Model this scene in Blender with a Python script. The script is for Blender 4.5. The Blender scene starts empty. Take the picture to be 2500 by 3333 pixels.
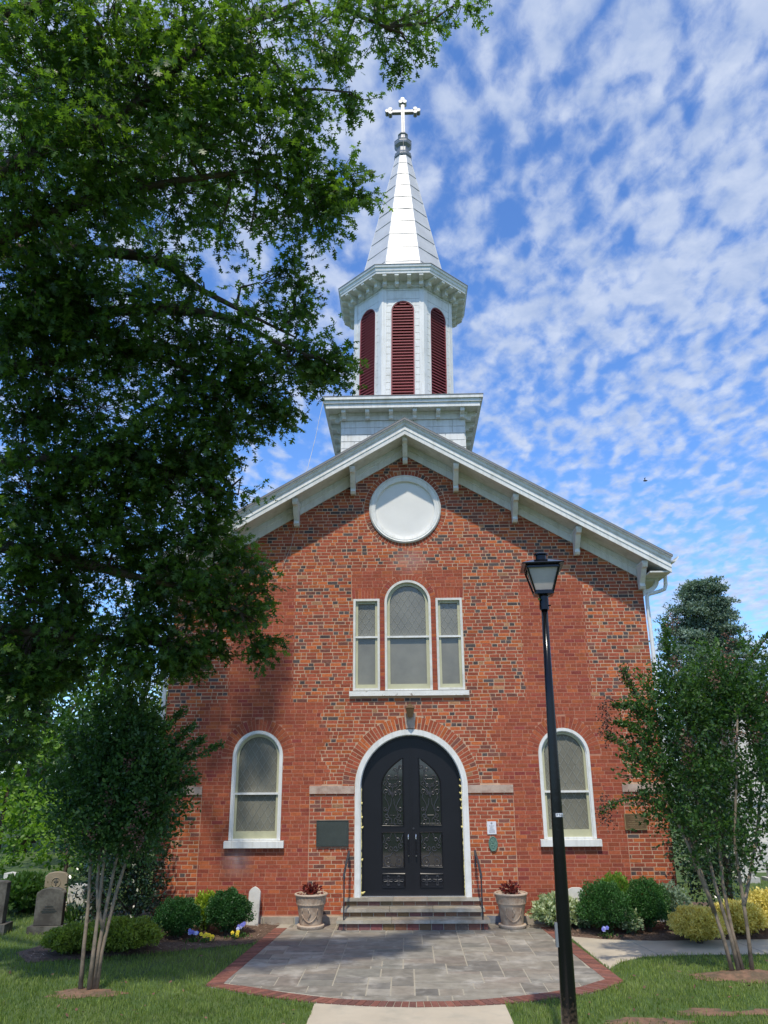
import bpy, bmesh, math, random
import numpy as np
from mathutils import Vector, Matrix
R = math.radians
rng = np.random.default_rng(7)
random.seed(7)
sc = bpy.context.scene
COL = sc.collection

# ------------------------------------------------------------------ camera
CAM_P = (-0.07415, -15.7, 2.62337)
cd = bpy.data.cameras.new("camera")
cam = bpy.data.objects.new("camera", cd)
COL.objects.link(cam)
cam.matrix_world = (Matrix.Translation(CAM_P) @ Matrix.Rotation(R(1.4502), 4, 'Z')
                    @ Matrix.Rotation(R(90 + 18.6738), 4, 'X') @ Matrix.Rotation(R(-0.43924), 4, 'Z'))
cd.sensor_fit = 'VERTICAL'
cd.sensor_height = 24.0
cd.lens = 24.0 * 2507.44 / 3333.0
cd.clip_end = 3000
cd.clip_start = 0.1
sc.camera = cam

# ------------------------------------------------------------------ light
SUN_EL, SUN_AZ = 59.0, 4.5        # sun stands in front of the facade (towards -y), slightly left
sd = Vector((-math.sin(R(SUN_AZ)) * math.cos(R(SUN_EL)), -math.cos(R(SUN_AZ)) * math.cos(R(SUN_EL)), math.sin(R(SUN_EL))))
sl = bpy.data.lights.new("sun", 'SUN')
sl.energy = 2.2
sl.angle = R(1.2)
sl.color = (1.0, 0.915, 0.78)
so = bpy.data.objects.new("sun", sl)
so.rotation_euler = sd.to_track_quat('Z', 'Y').to_euler()
so.location = (0, -30, 60)
COL.objects.link(so)

wd = bpy.data.worlds.new("World")
sc.world = wd
wd.use_nodes = True
nt = wd.node_tree
for n in list(nt.nodes): nt.nodes.remove(n)
def N(t, **k):
    n = nt.nodes.new(t)
    for a, b in k.items(): setattr(n, a, b)
    return n
L = nt.links.new
out = N('ShaderNodeOutputWorld'); bg = N('ShaderNodeBackground'); bg.inputs[1].default_value = 0.15
sky = N('ShaderNodeTexSky', sky_type='NISHITA'); sky.sun_disc = False
sky.sun_elevation = R(SUN_EL); sky.sun_rotation = math.atan2(sd.x, sd.y); sky.air_density = 1.0; sky.dust_density = 0.25; sky.ozone_density = 3.0
tc = N('ShaderNodeTexCoord'); sep = N('ShaderNodeSeparateXYZ'); L(tc.outputs['Generated'], sep.inputs[0])
def M(op, a, b=None, c=None, clamp=False):
    n = N('ShaderNodeMath', operation=op); n.use_clamp = clamp
    for i, v in enumerate((a, b, c)):
        if v is None: continue
        if isinstance(v, (int, float)): n.inputs[i].default_value = v
        else: L(v, n.inputs[i])
    return n.outputs[0]
dz = M('MAXIMUM', sep.outputs[2], 0.0); dz = M('ADD', dz, 0.14)
px = M('DIVIDE', sep.outputs[0], dz); py = M('DIVIDE', sep.outputs[1], dz)
cmb = N('ShaderNodeCombineXYZ'); L(px, cmb.inputs[0]); L(py, cmb.inputs[1])
def noise(vec, scale, det, rough, dist=0.0, off=(0, 0, 0), rotz=0.0, scl=(1, 1, 1)):
    mp = N('ShaderNodeMapping'); mp.inputs['Location'].default_value = off; mp.inputs['Rotation'].default_value = (0, 0, rotz); mp.inputs['Scale'].default_value = scl
    L(vec, mp.inputs[0]); n = N('ShaderNodeTexNoise'); n.inputs['Scale'].default_value = scale; n.inputs['Detail'].default_value = det
    n.inputs['Roughness'].default_value = rough; n.inputs['Distortion'].default_value = dist; L(mp.outputs[0], n.inputs['Vector']); return n.outputs[0]
big = noise(cmb.outputs[0], 2.6, 2, 0.5, 0.0, (3.1, 1.7, 0))
cell = noise(cmb.outputs[0], 22.0, 1.5, 0.45, 0.35, (0.3, 2.2, 0), R(-35), (1.0, 0.62, 1))
fine = noise(cmb.outputs[0], 48.0, 4, 0.62, 0.3, (7, 3, 0), R(-35), (1.0, 0.7, 1))
# cover grows towards the upper right of the view, thins out low over the roof
dens = M('MULTIPLY', big, 0.85); dens = M('ADD', dens, M('MULTIPLY', cell, 1.3)); dens = M('ADD', dens, M('MULTIPLY', fine, 0.55))
alt = M('SUBTRACT', sep.outputs[2], 0.50)
dens = M('ADD', dens, M('MULTIPLY', alt, 0.55)); dens = M('ADD', dens, M('MULTIPLY', sep.outputs[0], 0.16))
lowb = M('SUBTRACT', 0.36, sep.outputs[2]); lowb = M('MAXIMUM', lowb, 0.0); dens = M('ADD', dens, M('MULTIPLY', lowb, 1.0))
rmp = N('ShaderNodeMapRange', interpolation_type='SMOOTHSTEP'); rmp.inputs[1].default_value = 1.09; rmp.inputs[2].default_value = 1.68; L(dens, rmp.inputs[0])
cov = M('MULTIPLY', rmp.outputs[0], 0.84)
cl = N('ShaderNodeMixRGB'); cl.inputs[1].default_value = (1.85, 2.25, 3.1, 1); cl.inputs[2].default_value = (2.65, 2.95, 3.55, 1)
shade = noise(cmb.outputs[0], 13.0, 4, 0.6, 0.2, (1.3, 5.2, 0)); rm2 = N('ShaderNodeMapRange'); rm2.inputs[1].default_value = 0.35; rm2.inputs[2].default_value = 0.65; L(shade, rm2.inputs[0]); L(rm2.outputs[0], cl.inputs[0])
tintm = N('ShaderNodeMixRGB', blend_type='MULTIPLY'); tintm.inputs[0].default_value = 1.0; tintm.inputs[2].default_value = (0.50, 0.70, 0.96, 1); L(sky.outputs[0], tintm.inputs[1])
mx = N('ShaderNodeMixRGB'); L(cov, mx.inputs[0]); L(tintm.outputs[0], mx.inputs[1]); L(cl.outputs[0], mx.inputs[2])
L(mx.outputs[0], bg.inputs[0]); L(bg.outputs[0], out.inputs[0])

sc.view_settings.view_transform = 'Standard'
sc.view_settings.look = 'None'
sc.view_settings.gamma = 1
sc.view_settings.use_curve_mapping = False
sc.view_settings.exposure = 0.82
sc.render.engine = 'CYCLES'

# ------------------------------------------------------------------ helpers
ORG = {}
def thing(name, label, cat, loc=(0, 0, 0), group=None):
    o = bpy.data.objects.new(name, None); o.empty_display_size = 0.2; COL.objects.link(o)
    o.location = loc; o['label'] = label; o['category'] = cat
    if group: o['group'] = group
    ORG[o.name] = Vector(loc)
    return o
def tag(o, label=None, cat=None, group=None, kind=None):
    if label: o['label'] = label
    if cat: o['category'] = cat
    if group: o['group'] = group
    if kind: o['kind'] = kind
    return o
def mesh_obj(name, verts, faces, mat=None, parent=None, col=None, tint=None, smooth=False, loc=None):
    """verts in world space; parent's (or loc's) origin is subtracted."""
    v = np.asarray(verts, dtype=np.float64).reshape(-1, 3)
    org = ORG[parent.name] if parent is not None else Vector(loc if loc is not None else (0, 0, 0))
    v = v - np.array(org)
    me = bpy.data.meshes.new(name)
    if isinstance(faces, np.ndarray):
        nf, k = faces.shape
        me.vertices.add(len(v)); me.vertices.foreach_set('co', v.astype(np.float32).ravel())
        me.loops.add(nf * k); me.loops.foreach_set('vertex_index', faces.astype(np.int32).ravel())
        me.polygons.add(nf); me.polygons.foreach_set('loop_start', np.arange(0, nf * k, k, dtype=np.int32))
        me.update(calc_edges=True)
    else:
        me.from_pydata(v.tolist(), [], faces)
    if col is not None:
        a = me.attributes.new('col', 'FLOAT_COLOR', 'POINT')
        c = np.ones((len(v), 4), np.float32); c[:, :3] = np.asarray(col).reshape(-1, 3); a.data.foreach_set('color', c.ravel())
    if tint is not None:
        a = me.attributes.new('tint', 'FLOAT', 'POINT'); a.data.foreach_set('value', np.asarray(tint, np.float32))
    if mat: me.materials.append(mat)
    if smooth: me.polygons.foreach_set('use_smooth', np.ones(len(me.polygons), bool))
    o = bpy.data.objects.new(name, me); COL.objects.link(o)
    if parent is not None:
        o.parent = parent; ORG[o.name] = org
    else:
        o.location = org; ORG[o.name] = Vector(org)
    return o
class MB:
    def __init__(s): s.v = []; s.f = []; s.c = []
    def add(s, v, f, c=None):
        n = len(s.v); s.v += [tuple(p) for p in v]; s.f += [tuple(i + n for i in q) for q in f]
        s.c += [c if c else (1, 1, 1)] * len(v)
        return s
    def box(s, x0, x1, y0, y1, z0, z1, c=None):
        return s.add([(x0, y0, z0), (x1, y0, z0), (x1, y1, z0), (x0, y1, z0), (x0, y0, z1), (x1, y0, z1), (x1, y1, z1), (x0, y1, z1)],
                     [(0, 3, 2, 1), (4, 5, 6, 7), (0, 1, 5, 4), (1, 2, 6, 5), (2, 3, 7, 6), (3, 0, 4, 7)], c)
    def prism(s, poly, axis, a, b, c=None):
        """extrude a 2D polygon along axis; poly coords are the other two axes in order"""
        def P(p, t): return (t, p[0], p[1]) if axis == 'x' else ((p[0], t, p[1]) if axis == 'y' else (p[0], p[1], t))
        n = len(poly)
        return s.add([P(p, a) for p in poly] + [P(p, b) for p in poly],
                     [tuple(range(n)), tuple(range(2 * n - 1, n - 1, -1))] + [((i + 1) % n, i, i + n, (i + 1) % n + n) for i in range(n)], c)
    def tube(s, pts, r, n=6, cap=True, c=None):
        pts = [Vector(p) for p in pts]; rs = r if isinstance(r, (list, tuple)) else [r] * len(pts)
        t0 = (pts[1] - pts[0]).normalized(); u = t0.orthogonal().normalized(); V = []
        for i, p in enumerate(pts):
            t = (pts[min(i + 1, len(pts) - 1)] - pts[max(i - 1, 0)])
            t = t.normalized() if t.length > 1e-9 else t0
            u = (u - t * u.dot(t)); u = u.normalized() if u.length > 1e-6 else t.orthogonal().normalized(); w = t.cross(u)
            for k in range(n):
                a = 2 * math.pi * k / n; V.append(p + (u * math.cos(a) + w * math.sin(a)) * rs[i])
        F = [(i * n + k, i * n + (k + 1) % n, (i + 1) * n + (k + 1) % n, (i + 1) * n + k) for i in range(len(pts) - 1) for k in range(n)]
        if cap: F += [tuple(range(n - 1, -1, -1)), tuple(range((len(pts) - 1) * n, len(pts) * n))]
        return s.add(V, F, c)
    def lathe(s, prof, cx, cy, n=24, ph=0.0, c=None, sx=None):
        V = []; xs = sx or (lambda z: 0.0)
        for r, z in prof:
            for k in range(n):
                a = ph + 2 * math.pi * k / n; V.append((cx + xs(z) + r * math.cos(a), cy + r * math.sin(a), z))
        m = len(prof)
        F = [(i * n + k, i * n + (k + 1) % n, (i + 1) * n + (k + 1) % n, (i + 1) * n + k) for i in range(m - 1) for k in range(n)]
        F += [tuple(range(n - 1, -1, -1)), tuple(range((m - 1) * n, m * n))]
        return s.add(V, F, c)
    def build(s, name, mat, parent=None, loc=None, smooth=False, col=False):
        return mesh_obj(name, s.v, s.f, mat, parent, col=s.c if col else None, smooth=smooth, loc=loc)

# ------------------------------------------------------------------ materials
def mat(name, color, rough=0.6, metal=0.0, var=0.12, vscale=6.0, bump=0.0, bscale=40.0, spec=0.5, attr=None, color2=None, cscale=3.0, cthr=(0.45, 0.6), coat=0.0, stain=None, mixdet=6):
    m = bpy.data.materials.new(name); m.use_nodes = True; t = m.node_tree; b = t.nodes['Principled BSDF']
    b.inputs['Roughness'].default_value = rough; b.inputs['Metallic'].default_value = metal
    b.inputs['Specular IOR Level'].default_value = spec
    if coat: b.inputs['Coat Weight'].default_value = coat
    co = t.nodes.new('ShaderNodeTexCoord')
    def nz(s, d=4, r=0.6):
        n = t.nodes.new('ShaderNodeTexNoise'); n.inputs['Scale'].default_value = s; n.inputs['Detail'].default_value = d; n.inputs['Roughness'].default_value = r
        t.links.new(co.outputs['Object'], n.inputs['Vector']); return n.outputs[0]
    if attr:
        a = t.nodes.new('ShaderNodeAttribute'); a.attribute_name = attr; src = a.outputs['Color']
    else:
        a = t.nodes.new('ShaderNodeRGB'); a.outputs[0].default_value = (*color, 1); src = a.outputs[0]
    if color2:
        mr = t.nodes.new('ShaderNodeMapRange'); mr.inputs[1].default_value = cthr[0]; mr.inputs[2].default_value = cthr[1]; t.links.new(nz(cscale, mixdet), mr.inputs[0])
        mi = t.nodes.new('ShaderNodeMixRGB'); t.links.new(mr.outputs[0], mi.inputs[0]); t.links.new(src, mi.inputs[1]); mi.inputs[2].default_value = (*color2, 1); src = mi.outputs[0]
    if var:
        mr = t.nodes.new('ShaderNodeMapRange'); mr.inputs[1].default_value = 0.25; mr.inputs[2].default_value = 0.75; mr.inputs[3].default_value = 1 - var; mr.inputs[4].default_value = 1 + var
        t.links.new(nz(vscale, 6), mr.inputs[0])
        mi = t.nodes.new('ShaderNodeVectorMath'); mi.operation = 'SCALE'; t.links.new(src, mi.inputs[0]); t.links.new(mr.outputs[0], mi.inputs['Scale']); src = mi.outputs[0]
    if stain: src = stain(t, co, src)
    t.links.new(src, b.inputs['Base Color'])
    if bump:
        bp = t.nodes.new('ShaderNodeBump'); bp.inputs['Strength'].default_value = bump; bp.inputs['Distance'].default_value = 0.01
        t.links.new(nz(bscale, 5), bp.inputs['Height']); t.links.new(bp.outputs[0], b.inputs['Normal'])
    return m
def leafmat(name, dark, light, trans=0.35, rough=0.45, tcol=None, spec=0.4):
    m = bpy.data.materials.new(name); m.use_nodes = True; t = m.node_tree; b = t.nodes['Principled BSDF']; o = t.nodes['Material Output']
    a = t.nodes.new('ShaderNodeAttribute'); a.attribute_name = 'tint'
    mi = t.nodes.new('ShaderNodeMixRGB'); mi.inputs[1].default_value = (*dark, 1); mi.inputs[2].default_value = (*light, 1); t.links.new(a.outputs['Fac'], mi.inputs[0])
    t.links.new(mi.outputs[0], b.inputs['Base Color']); b.inputs['Roughness'].default_value = rough; b.inputs['Specular IOR Level'].default_value = spec
    tr = t.nodes.new('ShaderNodeBsdfTranslucent'); mu = t.nodes.new('ShaderNodeMixRGB'); mu.blend_type = 'MULTIPLY'; mu.inputs[0].default_value = 1
    mu.inputs[2].default_value = (*(tcol or (1.7, 1.8, 0.6)), 1); t.links.new(mi.outputs[0], mu.inputs[1]); t.links.new(mu.outputs[0], tr.inputs[0])
    ms = t.nodes.new('ShaderNodeMixShader'); ms.inputs[0].default_value = trans; t.links.new(b.outputs[0], ms.inputs[1]); t.links.new(tr.outputs[0], ms.inputs[2]); t.links.new(ms.outputs[0], o.inputs[0])
    return m

def brick_stain(t, co, src):
    # pale lime run-off under the sill of the left window
    sp = t.nodes.new('ShaderNodeSeparateXYZ'); t.links.new(co.outputs['Object'], sp.inputs[0])
    def m(op, a, b=None, cl=False):
        n = t.nodes.new('ShaderNodeMath'); n.operation = op; n.use_clamp = cl
        for i, v in enumerate((a, b)):
            if v is None: continue
            if isinstance(v, (int, float)): n.inputs[i].default_value = v
            else: t.links.new(v, n.inputs[i])
        return n.outputs[0]
    dx = m('ABSOLUTE', m('SUBTRACT', sp.outputs[0], -3.28)); ax = m('SUBTRACT', 1.0, m('DIVIDE', dx, 0.34), True)
    dzv = m('ABSOLUTE', m('SUBTRACT', sp.outputs[2], 1.10)); az = m('SUBTRACT', 1.0, m('DIVIDE', dzv, 0.36), True)
    dx2 = m('ABSOLUTE', m('SUBTRACT', sp.outputs[0], 0.05)); ax2 = m('SUBTRACT', 1.0, m('DIVIDE', dx2, 0.5), True)
    dz2 = m('ABSOLUTE', m('SUBTRACT', sp.outputs[2], 6.85)); az2 = m('SUBTRACT', 1.0, m('DIVIDE', dz2, 0.35), True)
    n = t.nodes.new('ShaderNodeTexNoise'); n.inputs['Scale'].default_value = 9; n.inputs['Detail'].default_value = 6; t.links.new(co.outputs['Object'], n.inputs['Vector'])
    f = m('ADD', m('MULTIPLY', m('MULTIPLY', ax, az), 1.1), m('MULTIPLY', m('MULTIPLY', ax2, az2), 0.8)); f = m('MULTIPLY', f, m('MULTIPLY', n.outputs[0], 1.3), True)
    mi = t.nodes.new('ShaderNodeMixRGB'); t.links.new(f, mi.inputs[0]); t.links.new(src, mi.inputs[1]); mi.inputs[2].default_value = (0.42, 0.33, 0.31, 1)
    return mi.outputs[0]
M_brick = mat('brick_clay', (0.3, 0.08, 0.05), 0.85, attr='col', var=0.28, vscale=22, bump=0.35, bscale=70, spec=0.25, stain=brick_stain)
M_mortar = mat('mortar', (0.5, 0.38, 0.29), 0.95, attr='col', var=0.18, vscale=5, bump=0.4, bscale=90, spec=0.15)
M_sidebrick = mat('side_wall_brick', (0.26, 0.075, 0.045), 0.9, var=0.2, vscale=2)
def grime(t, co, src):
    # rain streaks and soot running down painted boards
    mp = t.nodes.new('ShaderNodeMapping'); mp.inputs['Scale'].default_value = (14, 14, 0.9); t.links.new(co.outputs['Object'], mp.inputs[0])
    n = t.nodes.new('ShaderNodeTexNoise'); n.inputs['Scale'].default_value = 1.0; n.inputs['Detail'].default_value = 7; n.inputs['Roughness'].default_value = 0.65; t.links.new(mp.outputs[0], n.inputs['Vector'])
    mr = t.nodes.new('ShaderNodeMapRange'); mr.inputs[1].default_value = 0.48; mr.inputs[2].default_value = 0.72; mr.inputs[4].default_value = 0.42; t.links.new(n.outputs[0], mr.inputs[0])
    mi = t.nodes.new('ShaderNodeMixRGB'); t.links.new(mr.outputs[0], mi.inputs[0]); t.links.new(src, mi.inputs[1]); mi.inputs[2].default_value = (0.38, 0.37, 0.32, 1)
    return mi.outputs[0]
M_white = mat('white_paint', (0.74, 0.75, 0.72), 0.45, var=0.06, vscale=3, bump=0.1, bscale=20, color2=(0.57, 0.57, 0.52), cscale=3.5, cthr=(0.52, 0.8), stain=grime)
M_white2 = mat('aged_white_paint', (0.66, 0.66, 0.61), 0.55, var=0.1, vscale=4, bump=0.12, bscale=30, color2=(0.48, 0.47, 0.42), cscale=5, cthr=(0.52, 0.75), stain=grime)
M_peel = mat('peeling_white_paint', (0.72, 0.72, 0.68), 0.6, var=0.12, vscale=7, bump=0.3, bscale=30, color2=(0.3, 0.25, 0.2), cscale=11, cthr=(0.6, 0.64))
M_plaster = mat('white_plaster', (0.74, 0.74, 0.71), 0.7, var=0.05, vscale=2, bump=0.25, bscale=5)
M_metalroof = mat('white_metal_sheet', (0.54, 0.55, 0.555), 0.45, var=0.1, vscale=2.5, bump=0.25, bscale=3, metal=0.15)
M_zinc = mat('grey_metal', (0.24, 0.25, 0.26), 0.42, metal=0.4, var=0.12)
M_edge = mat('dark_drip_edge', (0.2, 0.2, 0.195), 0.5, var=0.1)
M_shingle = mat('roof_shingle', (0.12, 0.12, 0.115), 0.9, var=0.2, vscale=9, bump=0.4)
M_louver = mat('dark_red_louver', (0.235, 0.042, 0.045), 0.55, var=0.15, vscale=5)
M_blackvoid = mat('dark_interior', (0.02, 0.015, 0.015), 0.9, var=0)
M_cream = mat('cream_sash', (0.47, 0.46, 0.3), 0.4, var=0.12, vscale=4)
M_pane = mat('frosted_pane', (0.195, 0.188, 0.15), 0.2, bump=0.12, bscale=5, var=0.22, vscale=2.2, spec=0.6)
M_lead = mat('leading', (0.275, 0.275, 0.23), 0.5, var=0.2)
M_stone = mat('sandstone', (0.46, 0.36, 0.29), 0.85, var=0.18, vscale=7, bump=0.3, bscale=25, color2=(0.35, 0.24, 0.19), cscale=4)
M_foundation = mat('foundation_stone', (0.26, 0.24, 0.21), 0.9, attr='col', var=0.25, vscale=8, bump=0.6, bscale=14)
M_door = mat('black_door_paint', (0.0105, 0.0105, 0.013), 0.36, var=0.15, vscale=1.5, bump=0.03, spec=0.3)
M_iron = mat('wrought_iron', (0.04, 0.04, 0.045), 0.4, var=0.2, vscale=20)
M_doorglass = mat('dark_glass', (0.010, 0.012, 0.015), 0.05, var=0.0, spec=0.9)
M_steel = mat('brushed_steel', (0.6, 0.6, 0.62), 0.22, metal=0.9, var=0.1)
M_foam = mat('yellow_foam', (0.72, 0.62, 0.24), 0.85, var=0.15, vscale=30, bump=0.5, bscale=60)
def post_dirt(t, co, src):
    # soil splashed up on the foot of the post, wearing off upwards
    sp = t.nodes.new('ShaderNodeSeparateXYZ'); t.links.new(co.outputs['Object'], sp.inputs[0])
    mr = t.nodes.new('ShaderNodeMapRange'); mr.inputs[1].default_value = 1.0; mr.inputs[2].default_value = 0.25; t.links.new(sp.outputs[2], mr.inputs[0])
    n = t.nodes.new('ShaderNodeTexNoise'); n.inputs['Scale'].default_value = 35; n.inputs['Detail'].default_value = 8; t.links.new(co.outputs['Object'], n.inputs['Vector'])
    a = t.nodes.new('ShaderNodeMath'); a.operation = 'ADD'; t.links.new(mr.outputs[0], a.inputs[0]); t.links.new(n.outputs[0], a.inputs[1])
    m2 = t.nodes.new('ShaderNodeMapRange'); m2.inputs[1].default_value = 0.95; m2.inputs[2].default_value = 1.45; t.links.new(a.outputs[0], m2.inputs[0])
    mi = t.nodes.new('ShaderNodeMixRGB'); t.links.new(m2.outputs[0], mi.inputs[0]); t.links.new(src, mi.inputs[1]); mi.inputs[2].default_value = (0.11, 0.075, 0.05, 1)
    return mi.outputs[0]
M_lamppost = mat('gloss_black_post', (0.004, 0.004, 0.005), 0.17, var=0.2, vscale=6, spec=0.35, bump=0.08, bscale=16, stain=post_dirt)
M_lampblack = mat('gloss_black_paint', (0.004, 0.004, 0.005), 0.16, var=0.2, vscale=6, spec=0.35, bump=0.05, bscale=12)
M_lampdirt = mat('dusty_black_paint', (0.012, 0.012, 0.014), 0.24, var=0.2, vscale=6, spec=0.5, bump=0.05, bscale=12)
M_conc = mat('concrete', (0.47, 0.41, 0.31), 0.9, var=0.12, vscale=1.6, bump=0.2, bscale=120, color2=(0.36, 0.33, 0.26), cscale=2.0, cthr=(0.5, 0.75))
M_flag = mat('bluestone', (0.2, 0.2, 0.2), 0.62, attr='col', var=0.3, vscale=5.5, bump=0.5, bscale=14, color2=(0.42, 0.395, 0.34), cscale=2.1, cthr=(0.52, 0.72))
M_joint = mat('stone_joint', (0.38, 0.35, 0.28), 0.95, var=0.15, vscale=8)
M_soil = mat('red_soil', (0.20, 0.115, 0.07), 0.95, var=0.3, vscale=14, bump=0.8, bscale=40, color2=(0.12, 0.085, 0.05), cscale=5)
M_mulch = mat('mulch', (0.12, 0.075, 0.05), 0.95, var=0.45, vscale=40, bump=1.0, bscale=60)
M_chip = mat('mulch_chip', (0.2, 0.13, 0.09), 0.95, attr='col', var=0.2, vscale=30)
M_ground = mat('lawn_ground', (0.055, 0.10, 0.022), 0.95, var=0.35, vscale=3, color2=(0.10, 0.13, 0.035), cscale=0.9, cthr=(0.45, 0.7))
M_bark = mat('oak_bark', (0.075, 0.055, 0.042), 0.95, var=0.35, vscale=9, bump=0.9, bscale=14)
M_stem = mat('smooth_pale_bark', (0.25, 0.19, 0.13), 0.75, var=0.22, vscale=6, bump=0.15, color2=(0.15, 0.12, 0.085), cscale=9)
M_stemdark = mat('shrub_stem', (0.09, 0.065, 0.045), 0.9, var=0.3)
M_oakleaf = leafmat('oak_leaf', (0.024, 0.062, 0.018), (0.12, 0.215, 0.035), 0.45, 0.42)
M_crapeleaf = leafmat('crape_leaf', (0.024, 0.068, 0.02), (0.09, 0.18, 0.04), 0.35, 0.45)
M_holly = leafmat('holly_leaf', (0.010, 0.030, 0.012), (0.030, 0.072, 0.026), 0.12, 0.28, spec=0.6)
M_box = leafmat('evergreen_leaf', (0.02, 0.075, 0.016), (0.055, 0.155, 0.03), 0.2, 0.5)
M_lime = leafmat('lime_leaf', (0.14, 0.24, 0.02), (0.34, 0.44, 0.035), 0.35, 0.5)
M_gold = leafmat('golden_leaf', (0.5, 0.44, 0.07), (0.88, 0.77, 0.25), 0.3, 0.5, tcol=(1.2, 1.1, 0.5))
M_olive = leafmat('olive_leaf', (0.10, 0.15, 0.02), (0.27, 0.33, 0.05), 0.3, 0.5)
M_varieg = leafmat('variegated_leaf', (0.11, 0.19, 0.07), (0.5, 0.56, 0.34), 0.25, 0.5)
M_silver = leafmat('silver_leaf', (0.10, 0.16, 0.10), (0.28, 0.36, 0.25), 0.25, 0.6)
M_bright = leafmat('bright_leaf', (0.06, 0.15, 0.02), (0.21, 0.35, 0.05), 0.4, 0.5)
M_mid = leafmat('mid_green_leaf', (0.025, 0.075, 0.015), (0.08, 0.16, 0.03), 0.35, 0.5)
M_cedar = leafmat('cedar_needle', (0.075, 0.12, 0.085), (0.23, 0.32, 0.24), 0.15, 0.6)
M_burg = leafmat('burgundy_leaf', (0.06, 0.012, 0.012), (0.26, 0.035, 0.025), 0.25, 0.4, tcol=(1.6, .8, .6))
M_seed = leafmat('seed_head', (0.07, 0.035, 0.025), (0.22, 0.11, 0.075), 0.1, 0.8, tcol=(1, 1, 1))
M_grass = leafmat('grass_blade', (0.08, 0.14, 0.022), (0.27, 0.34, 0.08), 0.35, 0.55, tcol=(1.4, 1.5, .6))
M_petalY = mat('yellow_petal', (0.85, 0.62, 0.02), 0.6, var=0.1)
M_petalB = mat('blue_petal', (0.16, 0.17, 0.55), 0.6, var=0.2)
M_petalP = mat('pale_blue_petal', (0.42, 0.47, 0.75), 0.6, var=0.1)
M_pot = mat('terracotta_cream', (0.34, 0.24, 0.165), 0.8, var=0.14, vscale=7, bump=0.2, bscale=40, color2=(0.46, 0.36, 0.26), cscale=5)
M_potrim = mat('cream_rim', (0.5, 0.4, 0.3), 0.75, var=0.1)
M_dkstone = mat('dark_granite', (0.06, 0.055, 0.045), 0.9, var=0.3, vscale=5, bump=0.4, bscale=30, color2=(0.12, 0.115, 0.095), cscale=4)
M_tanstone = mat('tan_marble', (0.26, 0.215, 0.145), 0.85, var=0.2, vscale=5, bump=0.3)
M_wstone = mat('weathered_marble', (0.56, 0.55, 0.5), 0.85, var=0.14, vscale=5, bump=0.3, color2=(0.4, 0.4, 0.37), cscale=3)
M_bronze = mat('bronze', (0.16, 0.10, 0.05), 0.5, metal=0.4, var=0.2)
M_bronzelite = mat('bronze_letter', (0.38, 0.27, 0.14), 0.45, metal=0.4, var=0.1)
M_verdi = mat('verdigris', (0.10, 0.19, 0.15), 0.7, var=0.4, vscale=25, bump=0.8, bscale=40)
M_slate = mat('dark_green_plaque', (0.035, 0.045, 0.038), 0.5, var=0.15)
M_slate2 = mat('dark_green_plaque_letters', (0.075, 0.088, 0.075), 0.5, var=0.15)
M_wplate = mat('white_sign', (0.68, 0.70, 0.74), 0.5, var=0.03)
M_print = mat('grey_print', (0.2, 0.21, 0.24), 0.6, var=0)
M_black = mat('black_print', (0.012, 0.012, 0.012), 0.6, var=0)
M_lampglass = mat('milky_lamp_glass', (0.42, 0.38, 0.35), 0.18, var=0.14, vscale=3, spec=0.5)
# ================================================================== GROUND
def ground():
    # one big sheet, gently flat, reaching the horizon; slight rise behind the viewer
    mb = MB(); xs = [-900, -60, -20, -8, 0, 8, 20, 60, 900]; ys = [-900, -60, -20, -8, 0, 8, 20, 60, 900]
    V = [(x, y, 0) for y in ys for x in xs]; n = len(xs)
    mb.add(V, [(j * n + i, j * n + i + 1, (j + 1) * n + i + 1, (j + 1) * n + i) for j in range(n - 1) for i in range(n - 1)])
    return tag(mb.build('ground', M_ground), kind='structure')
ground()

def clip_poly(poly, clip):
    """Sutherland-Hodgman, clip polygon convex counter-clockwise"""
    outp = poly
    for i in range(len(clip)):
        a, b = clip[i], clip[(i + 1) % len(clip)]; inp = outp; outp = []
        if not inp: break
        def side(p): return (b[0] - a[0]) * (p[1] - a[1]) - (b[1] - a[1]) * (p[0] - a[0])
        for j in range(len(inp)):
            p, q = inp[j], inp[(j + 1) % len(inp)]; sp_, sq = side(p), side(q)
            if sp_ >= 0: outp.append(p)
            if (sp_ >= 0) != (sq >= 0):
                t = sp_ / (sp_ - sq); outp.append((p[0] + t * (q[0] - p[0]), p[1] + t * (q[1] - p[1])))
    return outp
def area(p): return 0.5 * sum(p[i][0] * p[(i + 1) % len(p)][1] - p[(i + 1) % len(p)][0] * p[i][1] for i in range(len(p)))
# patio outline: brick border outside, flagstones inside
def arc_front(x, y0, bulge, half): return y0 + bulge * (x / half) ** 2
PO = [(2.42, -0.05), (-2.42, -0.05), (-2.74, -4.30)] + [(x, -5.28 + 0.98 * (x / 2.72) ** 2) for x in np.linspace(-2.3, 2.3, 11)] + [(2.72, -4.12)]
PI_ = [(2.2, -0.05), (-2.2, -0.05), (-2.52, -4.22)] + [(x, -5.07 + 0.95 * (x / 2.5) ** 2) for x in np.linspace(-2.1, 2.1, 11)] + [(2.50, -4.02)]
patio = tag(MB().prism(PO, 'z', -0.10, 0.012).build('patio', M_joint), kind='structure')
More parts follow.
